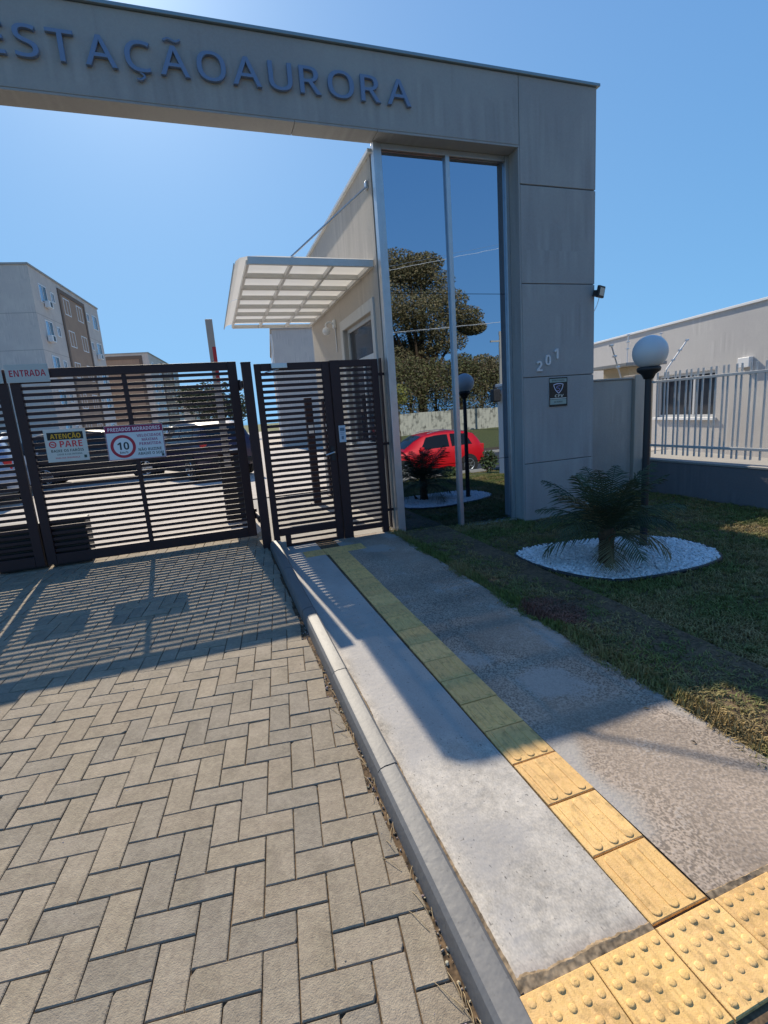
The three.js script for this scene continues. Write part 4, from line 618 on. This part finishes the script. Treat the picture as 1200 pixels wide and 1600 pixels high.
  part('rear_window', patch((u, v) => { const x = lerp(-1.84, -1.56, u), [, , be, ro, , rw] = at(x); return [x - 0.012, ro + 0.016 - 0.016 * Math.abs(2 * v - 1) ** 2, lerp(-1, 1, v) * (rw * 0.85)]; }, 5, 8), glass, K);
  const rim = std({ color: C(0.55, 0.56, 0.57), metalness: 0.85, roughness: 0.3 });
  for (const x of [-1.24, 1.26]) for (const s of [-1, 1]) {
    part('wheel_arch', new THREE.CylinderGeometry(0.355, 0.355, 0.1, 28).rotateX(Math.PI / 2).translate(x, 0.33, s * 0.805), M.rubber, K);
    const w = part('wheel', new THREE.LatheGeometry([[0.2, -0.09], [0.27, -0.095], [0.3, -0.08], [0.31, -0.05], [0.31, 0.05], [0.3, 0.08], [0.27, 0.095], [0.2, 0.09]].map(([a, b]) => new THREE.Vector2(a, b)), 28).rotateX(Math.PI / 2), M.rubber, K, [x, 0.31, s * 0.79]);
    const sp = [new THREE.TorusGeometry(0.195, 0.016, 6, 28).translate(0, 0, s * 0.085)]; for (let i = 0; i < 5; i++) { const g = new THREE.BoxGeometry(0.19, 0.05, 0.02); g.translate(0.1, 0, s * 0.08); g.rotateZ(i * 1.2566); sp.push(g); } part('rim', merge(sp), rim, w); part('hub', new THREE.CylinderGeometry(0.19, 0.19, 0.02, 20).rotateX(Math.PI / 2).translate(0, 0, s * 0.03), M.black, w);
  }
  for (const s of [-1, 1]) { part('tail_light', box(-1.93, -1.72, 0.78, 1.0, s * 0.68 - 0.075, s * 0.68 + 0.075, 0.03), M.red, K); part('headlight', box(1.6, 1.86, 0.62, 0.74, s * 0.62 - 0.1, s * 0.62 + 0.1, 0.03), std({ color: C(0.6, 0.62, 0.64), roughness: 0.12, metalness: 0.4 }), K); part('mirror', box(0.52, 0.66, 0.95, 1.07, s * 0.93 - 0.08, s * 0.93 + 0.08, 0.035), pm, K); part('door_handle', box(-0.5, -0.34, 0.8, 0.825, s * 0.86 - 0.012, s * 0.86 + 0.012, 0.006), pm, K); part('sill', box(-0.86, 0.88, 0.2, 0.27, s * 0.815 - 0.03, s * 0.815 + 0.03, 0.01), M.rubber, K); part('roof_rail', tube([V3(-1.2, 1.49, s * 0.55), V3(-0.9, 1.54, s * 0.55), V3(-0.2, 1.555, s * 0.55), V3(0.2, 1.5, s * 0.54)], 0.013, 12, 5), M.steel, K); }
  part('bumper', box(-2.03, -1.84, 0.36, 0.5, -0.6, 0.6, 0.03), M.rubber, K); part('number_plate', box(-2.035, -2.0, 0.62, 0.74, -0.2, 0.2, 0.005), M.white, K); part('grille', box(1.9, 2.02, 0.36, 0.5, -0.5, 0.5, 0.03), M.rubber, K);
  return K;
}
const place = (o, x, y, z, t) => { o.position.set(x, y, z); o.rotation.y = t; return o; };
place(makeCar('red hatchback parked at the street edge, seen mirrored in the glass', C(0.62, 0.006, 0.014)), 7.33, -0.75, 5.6, Math.PI);
{ const G0 = 0.196, p1 = onY(300, 752, G0); place(makeCar('dark violet hatchback parked behind the driveway gate', C(0.022, 0.012, 0.04), 'cars in the yard'), p1.x + 0.25, G0, p1.z - 1.7, 2.0);
  const pts = [[285, 697, 'white hatchback far down the yard beside the dark trees', C(0.6, 0.6, 0.6), 1.4], [-35, 790, 'pale blue hatchback parked behind the exit-plate gate leaf', C(0.3, 0.38, 0.5), 1.75], [150, 756, 'black hatchback parked in the shade of the apartment block', C(0.02, 0.02, 0.022), 0.05]];
  for (const [px, py, l, c, t] of pts) { const p = onY(px, py, G0); place(makeCar(l, c, 'cars in the yard'), p.x, G0, p.z - 0.9, t); } }
// ------------------------------------------------------------------ apartment blocks behind the gate
const brown = std({ color: C(0.4, 0.27, 0.19), map: renderTex, roughness: 0.9 }), blockWall = std({ color: C(0.66, 0.58, 0.52), map: renderTex, roughness: 0.92 }), trimBrown = std({ color: C(0.17, 0.12, 0.09), roughness: 0.9 });
function block(label, C0, th, W, L, floors, opt) { // local: x to the right along the front, z towards the viewer; the corner nearest the drive is the origin
  const B = thing('apartment_block', label, 'building', C0, th, 'apartment blocks'), fh = 2.7, H = floors * fh + 0.7;
  part('wall', box(-W, 0, -0.3, H, -L, 0), blockWall, B); part('parapet_cap', box(-W - 0.08, 0.08, H + 0.001, H + 0.14, -L - 0.08, 0.08), M.wallGrey, B);
  for (let f = 1; f < floors; f++) part('floor_joint', box(-W + 0.02, 0.006, f * fh - 0.02, f * fh + 0.02, -L + 0.02, 0.006), std({ color: C(0.36, 0.32, 0.29) }), B);
  const win = (n, s, y, w, h) => { const g = part('window', merge([box(-0.02, 0.045, y - h / 2 - 0.07, y - h / 2, -s - w / 2 - 0.07, -s + w / 2 + 0.07), box(-0.02, 0.045, y + h / 2, y + h / 2 + 0.07, -s - w / 2 - 0.07, -s + w / 2 + 0.07), box(-0.02, 0.045, y - h / 2, y + h / 2, -s - w / 2 - 0.07, -s - w / 2), box(-0.02, 0.045, y - h / 2, y + h / 2, -s + w / 2, -s + w / 2 + 0.07), box(-0.01, 0.04, y - h / 2, y + h / 2, -s - 0.03, -s + 0.03)]), M.white, B); part('pane', box(0.001, 0.014, y - h / 2, y + h / 2, -s + 0.03, -s + w / 2), M.blueGlass, g); part('pane', box(0.001, 0.014, y - h / 2, y + h / 2, -s - w / 2, -s - 0.03), M.windowGlass, g); };
  for (let f = 0; f < floors; f++) { const y = f * fh + 1.75; for (const s of opt.cols) win('window', s, y, 1.25, 1.25); for (const s of opt.small) win('window', s, y + 0.15, 0.55, 0.65); }
  for (const [s, f] of opt.ac || []) { const a = part('air_conditioner', box(0.05, 0.4, f * fh + 0.75, f * fh + 1.25, -s - 0.38, -s + 0.38, 0.02), M.white, B); part('fan_grille', box(0.401, 0.412, f * fh + 0.82, f * fh + 1.18, -s - 0.2, -s + 0.16), M.black, a); }
  if (opt.panel) { const [a, b] = opt.panel, y1 = H - 0.75; part('brown_panel', box(0.001, 0.03, 0.3, y1, -b, -a), brown, B); part('panel_frame', merge([box(0.001, 0.09, 0.3, y1 + 0.35, -a, -a + 0.35), box(0.001, 0.09, 0.3, y1 + 0.35, -b - 0.35, -b), box(0.001, 0.09, y1, y1 + 0.35, -b, -a)]), trimBrown, B); }
  if (opt.front) { const [a, b] = opt.front; part('front_panel', box(-b, -a, 0.3, H - 0.7, 0.001, 0.03), brown, B); part('front_panel_frame', merge([box(-b - 0.4, -b, 0.3, H - 0.25, 0.001, 0.1), box(-a, -a + 0.4, 0.3, H - 0.25, 0.001, 0.1), box(-b, -a, H - 0.7, H - 0.25, 0.001, 0.1)]), trimBrown, B); }
  part('bulkhead_lamp', box(-4.4, -3.1, H - 1.9, H - 1.65, 0.03, 0.3, 0.03), M.white, B);
  return B;
}
{
  const G0 = 0.15, corner = (px, py, depth) => { const d = rayDir(px, py); return EYE.clone().addScaledVector(d, depth); }; // rayDir has unit forward depth
  const th = -6.5 * rad; // the blocks stand square to the pavers, not to the portal
  const c1 = corner(42, 415, 37); const f1 = (c1.y - 0.7) / 2.7; c1.y = G0; const n1 = V3(Math.cos(th), 0, -Math.sin(th)), d1 = V3(-Math.sin(th) * 1, 0, -Math.cos(th));
  const along = (px, py) => onPlane(px, py, c1, n1).sub(c1).dot(d1);
  const L1 = along(152, 488), sP = [along(94, 470), along(133, 505)], cols = [along(70, 475), along(106, 490), along(126, 502), along(150, 516)], small = [along(84, 477), along(139, 508)];
  block('five-storey apartment block with plain end wall and brown window panel', c1, th, 14, L1, 5, { cols, small, panel: sP, ac: [[cols[0] + 0.2, 4], [cols[0] - 0.5, 3], [cols[3] - 0.8, 3], [cols[0], 2]] });
  const c2 = corner(229, 541, 66); c2.y = G0; block('apartment block with a brown framed panel on its front', c2, th, 8.2, 22, 4, { cols: [2, 6, 10, 14, 18], small: [4, 12], panel: [8, 16], front: [1.2, 5.4] });
  const c3 = corner(300, 600, 96); c3.y = G0; block('low apartment block at the end of the yard', c3, th, 16, 20, 3, { cols: [2, 6, 10, 14], small: [4], panel: [8, 16] });
  // grey block beyond the canopy: its side with windows looks at the drive
  const c4 = corner(428, 530, 25); c4.y = G0; const B4 = block('grey apartment block standing behind the guard house', V3(c4.x + 9, G0, c4.z), th, 9, 12, 2, { cols: [], small: [] });
  for (let f = 0; f < 2; f++) for (const s of [1.2, 3.6, 6]) part('window', box(-9.06, -9.001, f * 2.7 + 1.15, f * 2.7 + 2.35, -s - 0.6, -s + 0.6), M.blueGlass, B4); part('downpipe', box(-9.1, -9.01, 0, 5.9, -0.25, -0.15), M.white, B4);
}
{ // raised boom barrier inside the yard
  const p = onY(374, 812, 0.2), Bb = thing('boom_barrier', 'raised white barrier arm with red bands on a dark cabinet', 'barrier', p); const a = onZ(329, 503, p.z);
  part('cabinet', box(-0.17, 0.17, 0, 0.95, -0.16, 0.16, 0.02), M.black, Bb); part('cap', box(-0.18, 0.18, 0.951, 1.0, -0.17, 0.17, 0.01), M.gate, Bb); const x = -0.06, top = a.y - p.y;
  part('arm', box(x - 0.045, x + 0.045, 0.8, top, 0.162, 0.2, 0.006), std({ color: C(0.45, 0.41, 0.37), roughness: 0.6 }), Bb); for (const y of [top - 0.8]) part('red_band', box(x - 0.0, x + 0.0465, y, y + 0.45, 0.1605, 0.2015), M.red, Bb);
}
{ // card reader posts inside the footway gate
  const mk = (px, w, z, l) => { const c = onZ(px, 640, z), P = thing('access_post', l, 'post', V3(c.x, 0.15, z), 0, 'access posts inside the gate'); part('shaft', box(-w / 2, w / 2, 0, 1.75, -0.05, 0.05, 0.004), M.gate, P); part('reader', box(-w / 2 + 0.02, w / 2 - 0.02, 1.18, 1.32, 0.051, 0.08, 0.008), M.white, P); part('base_plate', box(-w / 2 - 0.04, w / 2 + 0.04, 0, 0.015, -0.09, 0.09), M.gate, P); };
  mk(482, 0.12, -8.2, 'dark access control post with pale reader inside the footway gate'); mk(508, 0.1, -8.9, 'slim dark steel post next to the guard house wall');
}
// ------------------------------------------------------------------ trees, wall, poles and wires across the street (seen in the glass)
function leaves(n, lobes, size, tones) {
  const pos = [], col = [];
  for (let i = 0; i < n; i++) {
    const L = lobes[Math.floor(rnd() * lobes.length)], u = rr(-1, 1), a = rr(0, 6.283), q = Math.sqrt(1 - u * u), r = Math.pow(rnd(), 0.42), c = V3(L[0] + L[3] * r * q * Math.cos(a), L[1] + L[4] * r * u, L[2] + L[5] * r * q * Math.sin(a));
    const t = V3(rr(-1, 1), rr(-0.5, 0.5), rr(-1, 1)).normalize(), b = V3(rr(-1, 1), rr(-1, 1), rr(-1, 1)).cross(t).normalize(), s = size * rr(0.5, 1.3), k = rr(0.7, 1.25), T = tones[Math.floor(rnd() * tones.length)];
    const A = c.clone().addScaledVector(t, -s), B = c.clone().addScaledVector(b, s * 0.5), D = c.clone().addScaledVector(t, s), E = c.clone().addScaledVector(b, -s * 0.5); for (const p of [A, B, D, A, D, E]) { pos.push(p.x, p.y, p.z); col.push(T[0] * k, T[1] * k, T[2] * k); }
  }
  const g = new THREE.BufferGeometry(); g.setAttribute('position', new THREE.Float32BufferAttribute(pos, 3)); g.setAttribute('color', new THREE.Float32BufferAttribute(col, 3)); g.computeVertexNormals(); return g;
}
const leafMat = new THREE.MeshPhysicalMaterial({ vertexColors: true, roughness: 0.8, side: THREE.DoubleSide, transmission: 0.25, thickness: 0 });
function limb(pts, r0, r1) { const c = new THREE.CatmullRomCurve3(pts), g = new THREE.TubeGeometry(c, 14, 1, 7, false), p = g.attributes.position, P = c.getSpacedPoints(14); for (let i = 0; i < p.count; i++) { const k = Math.floor(i / 8), r = lerp(r0, r1, k / 14), o = P[k]; p.setXYZ(i, o.x + (p.getX(i) - o.x) * r, o.y + (p.getY(i) - o.y) * r, o.z + (p.getZ(i) - o.z) * r); } g.computeVertexNormals(); return metreUV(g.toNonIndexed()); }
function tree(name, label, base, h, lobes, n, size, tones, trunkR, group) {
  const T = thing(name, label, 'tree', base, 0, group), tr = [limb([V3(0, -0.3, 0), V3(0.1, h * 0.2, 0.05), V3(-0.1, h * 0.42, 0), V3(0.1, h * 0.7, 0)], trunkR, trunkR * 0.45)];
  lobes.forEach((l) => tr.push(limb([V3(0, h * 0.25, 0), V3(l[0] * 0.4, lerp(h * 0.3, l[1], 0.5), l[2] * 0.4), V3(l[0] * 0.85, l[1] + l[4] * 0.1, l[2] * 0.85)], trunkR * 0.45, trunkR * 0.1)));
  part('trunk', merge(tr), M.wood, T); part('crown', leaves(n, lobes, size, tones), leafMat, T); return T;
}
{
  seed(808); const gy = -0.6, T1 = [[0.17, 0.15, 0.06], [0.21, 0.165, 0.07], [0.135, 0.13, 0.052], [0.23, 0.17, 0.075]];
  const c = mirZ(655, 560, 38), lob = []; for (const [px, py, r] of [[640, 425, 2.4], [612, 440, 3.2], [668, 440, 2.6], [690, 470, 2.4], [640, 480, 2.8], [718, 495, 2.2], [600, 500, 3], [665, 510, 2.6], [735, 512, 1.5], [620, 545, 2.4], [690, 535, 2.4], [612, 412, 2.6], [660, 412, 2], [570, 470, 4], [540, 520, 4], [600, 560, 2.6], [650, 555, 2.2]]) { const p = mirZ(px, py, 38 + rr(-3, 3)); lob.push([p.x - c.x, p.y - gy, p.z - 38, r * 1.2, r * 0.52, r]); }
  tree('shade_tree', 'huge spreading tree with brownish crown rising behind the white wall', V3(c.x, gy, 38), 13, lob, 60000, 0.13, T1, 0.6, 'trees across the street');
  const T2 = [[0.15, 0.15, 0.05], [0.19, 0.17, 0.06], [0.12, 0.13, 0.045], [0.17, 0.11, 0.06]], spots = [[600, 590, 4], [640, 598, 3.4], [680, 592, 3.6], [720, 585, 3.2], [752, 575, 3], [785, 578, 3.6], [815, 580, 4], [560, 590, 4]];
  spots.forEach(([px, py, r], i) => { const p = mirZ(px, py, 34 + (i % 3) * 1.4), pale = i === 4; tree('bushy_tree', pale ? 'pale dry-leaved bushy tree in the row behind the long wall' : 'dense green bushy tree in the row behind the long wall', V3(p.x, gy, p.z), 6, [[0, 3.0, 0, r * 0.8, 2.8, r * 0.6], [r * 0.4, 5.2, 0.3, r * 0.65, 1.9, r * 0.5], [-r * 0.4, 4.6, -0.2, r * 0.65, 2.0, r * 0.5], [0.2, 6.2, 0, r * 0.5, 1.2, r * 0.4]], 9000, 0.12, pale ? [[0.28, 0.22, 0.11], [0.2, 0.17, 0.08], [0.1, 0.1, 0.04]] : T2, 0.16, 'bushy trees across the street'); });
  const y0 = mirZ(624, 672, 22); tree('sapling', 'thin sapling with small yellow crown on a white trunk', V3(y0.x, gy, 22), 3.2, [[0, 3.5, 0, 0.75, 0.6, 0.7], [0.2, 3.0, 0, 0.5, 0.4, 0.5]], 700, 0.1, [[0.3, 0.28, 0.05], [0.22, 0.23, 0.05], [0.35, 0.3, 0.07]], 0.05);
  // yard trees behind the driveway gate
  for (const [px, py, r, l] of [[350, 640, 2.4, 'dark round tree among the parked cars in the yard'], [320, 655, 2.0, 'smaller dark tree at the far end of the yard']]) { const p = EYE.clone().addScaledVector(rayDir(px, py), 44); tree('yard_tree', l, V3(p.x, 0.15, p.z), 4.6, [[0, 3.4, 0, r, r * 0.8, r], [r * 0.5, 2.8, 0.3, r * 0.6, r * 0.5, r * 0.6], [-r * 0.5, 4, 0, r * 0.6, r * 0.5, r * 0.6]], 2400, 0.16, [[0.05, 0.07, 0.03], [0.07, 0.08, 0.035]], 0.14, 'trees in the yard'); }
}
{ const a = mirZ(560, 650, 31), b = mirZ(840, 640, 31), W = thing('field_wall', 'long weathered white wall beyond the field across the street', 'wall', V3(0, 0, 0)); const n = 9, x0 = a.x - 16, x1 = b.x + 22;
  const wm = std({ color: C(0.5, 0.48, 0.42), map: colourTex(512, 512, (u, v) => { const k = 0.9 - 0.55 * sstep(0.5, 0.75, f8(u, v) * 0.6 + f16(u, v) * 0.4) - 0.35 * sstep(0.55, 0.8, streak(u, v)); return [k, k * 0.98, k * 0.9]; }, 4), roughness: 0.95 });
  for (let i = 0; i < n; i++) part('bay', box(lerp(x0, x1, i / n), lerp(x0, x1, (i + 1) / n) - 0.02, -0.8, 1.32 + 0.03 * (i % 2), 31, 31.18), wm, W); for (let i = 0; i <= n; i++) part('pier', box(lerp(x0, x1, i / n) - 0.16, lerp(x0, x1, i / n) + 0.14, -0.8, 1.4, 30.94, 31.24), M.joint, W); }
{ const t = mirZ(781, 518, 26), P = thing('utility_pole', 'tall grey concrete utility pole across the street', 'utility pole', V3(t.x, -0.6, 26)); part('shaft', new THREE.CylinderGeometry(0.1, 0.17, t.y + 0.6, 10).translate(0, (t.y + 0.6) / 2, 0), M.concrete, P); part('cross_arm', box(-0.9, 0.9, t.y - 0.2, t.y - 0.08, -0.06, 0.06), M.concrete, P); part('transformer', new THREE.CylinderGeometry(0.28, 0.28, 0.8, 14).translate(-0.45, 3.4, 0), M.black, P);
  const ends = [[[590, 426, 12], [690, 406, 15], 0.009], [[590, 420, 12.4], [690, 400, 15.5], 0.008], [[590, 522, 17], [785, 503, 22], 0.012], [[590, 524, 18], [770, 505, 22], 0.007]], w = ['upper thick', 'upper pale', 'lower white', 'lower thin'];
  ends.forEach(([p, q, r], i) => { const a = mirZ(...p), b = mirZ(...q), d = b.clone().sub(a), A = a.clone().addScaledVector(d, -3), B = b.clone().addScaledVector(d, 3), pts = []; for (let k = 0; k <= 12; k++) pts.push(A.clone().lerp(B, k / 12)); single('overhead_wire', new THREE.TubeGeometry(new THREE.CatmullRomCurve3(pts), 24, r, 5), i % 2 ? M.alu : M.white, w[i] + ' overhead wire crossing the street', 'wire', 'overhead wires'); }); }
{ const P = thing('gate_pillar', 'white square pillar with black lantern ending the railing by the lawn', 'pillar', V3(6.42, -0.35, -1.05)); part('shaft', box(-0.14, 0.1, 0, 2.3, -0.12, 0.14, 0.01), M.white, P); part('cap', box(-0.17, 0.13, 2.301, 2.37, -0.15, 0.17, 0.01), M.white, P); const l = part('lantern', box(-0.36, -0.18, 1.98, 2.26, -0.08, 0.1, 0.03), M.black, P); part('arm', box(-0.18, -0.141, 2.1, 2.14, -0.02, 0.02), M.black, l); }
{ seed(66); const mk = (px, py, z, h, l) => { const b = mirZ(px, py, z), S = thing('shrub', l, 'shrub', V3(b.x, lawnY(b.x, z) - 0.02, z), 0, 'shrubs on the verge'); const ps = []; for (let i = 0; i < 12; i++) { const a = rr(0, 6.28), t = V3(Math.cos(a) * rr(0.1, 0.3), h * rr(0.7, 1.1), Math.sin(a) * rr(0.1, 0.3)); ps.push(bar(V3(0, 0, 0), t, 0.008, 4)); } part('stems', merge(ps), M.wood, S); part('foliage', leaves(500, [[0, h * 0.65, 0, 0.28, h * 0.45, 0.28]], 0.06, [[0.06, 0.1, 0.03], [0.09, 0.12, 0.035]]), leafMat, S); }; mk(764, 742, 2.4, 0.75, 'upright dark shrub on the verge next to the white pillar'); mk(704, 745, 2.9, 0.4, 'low leafy shrub on the verge in front of the red car'); }
renderer.render(scene, camera);
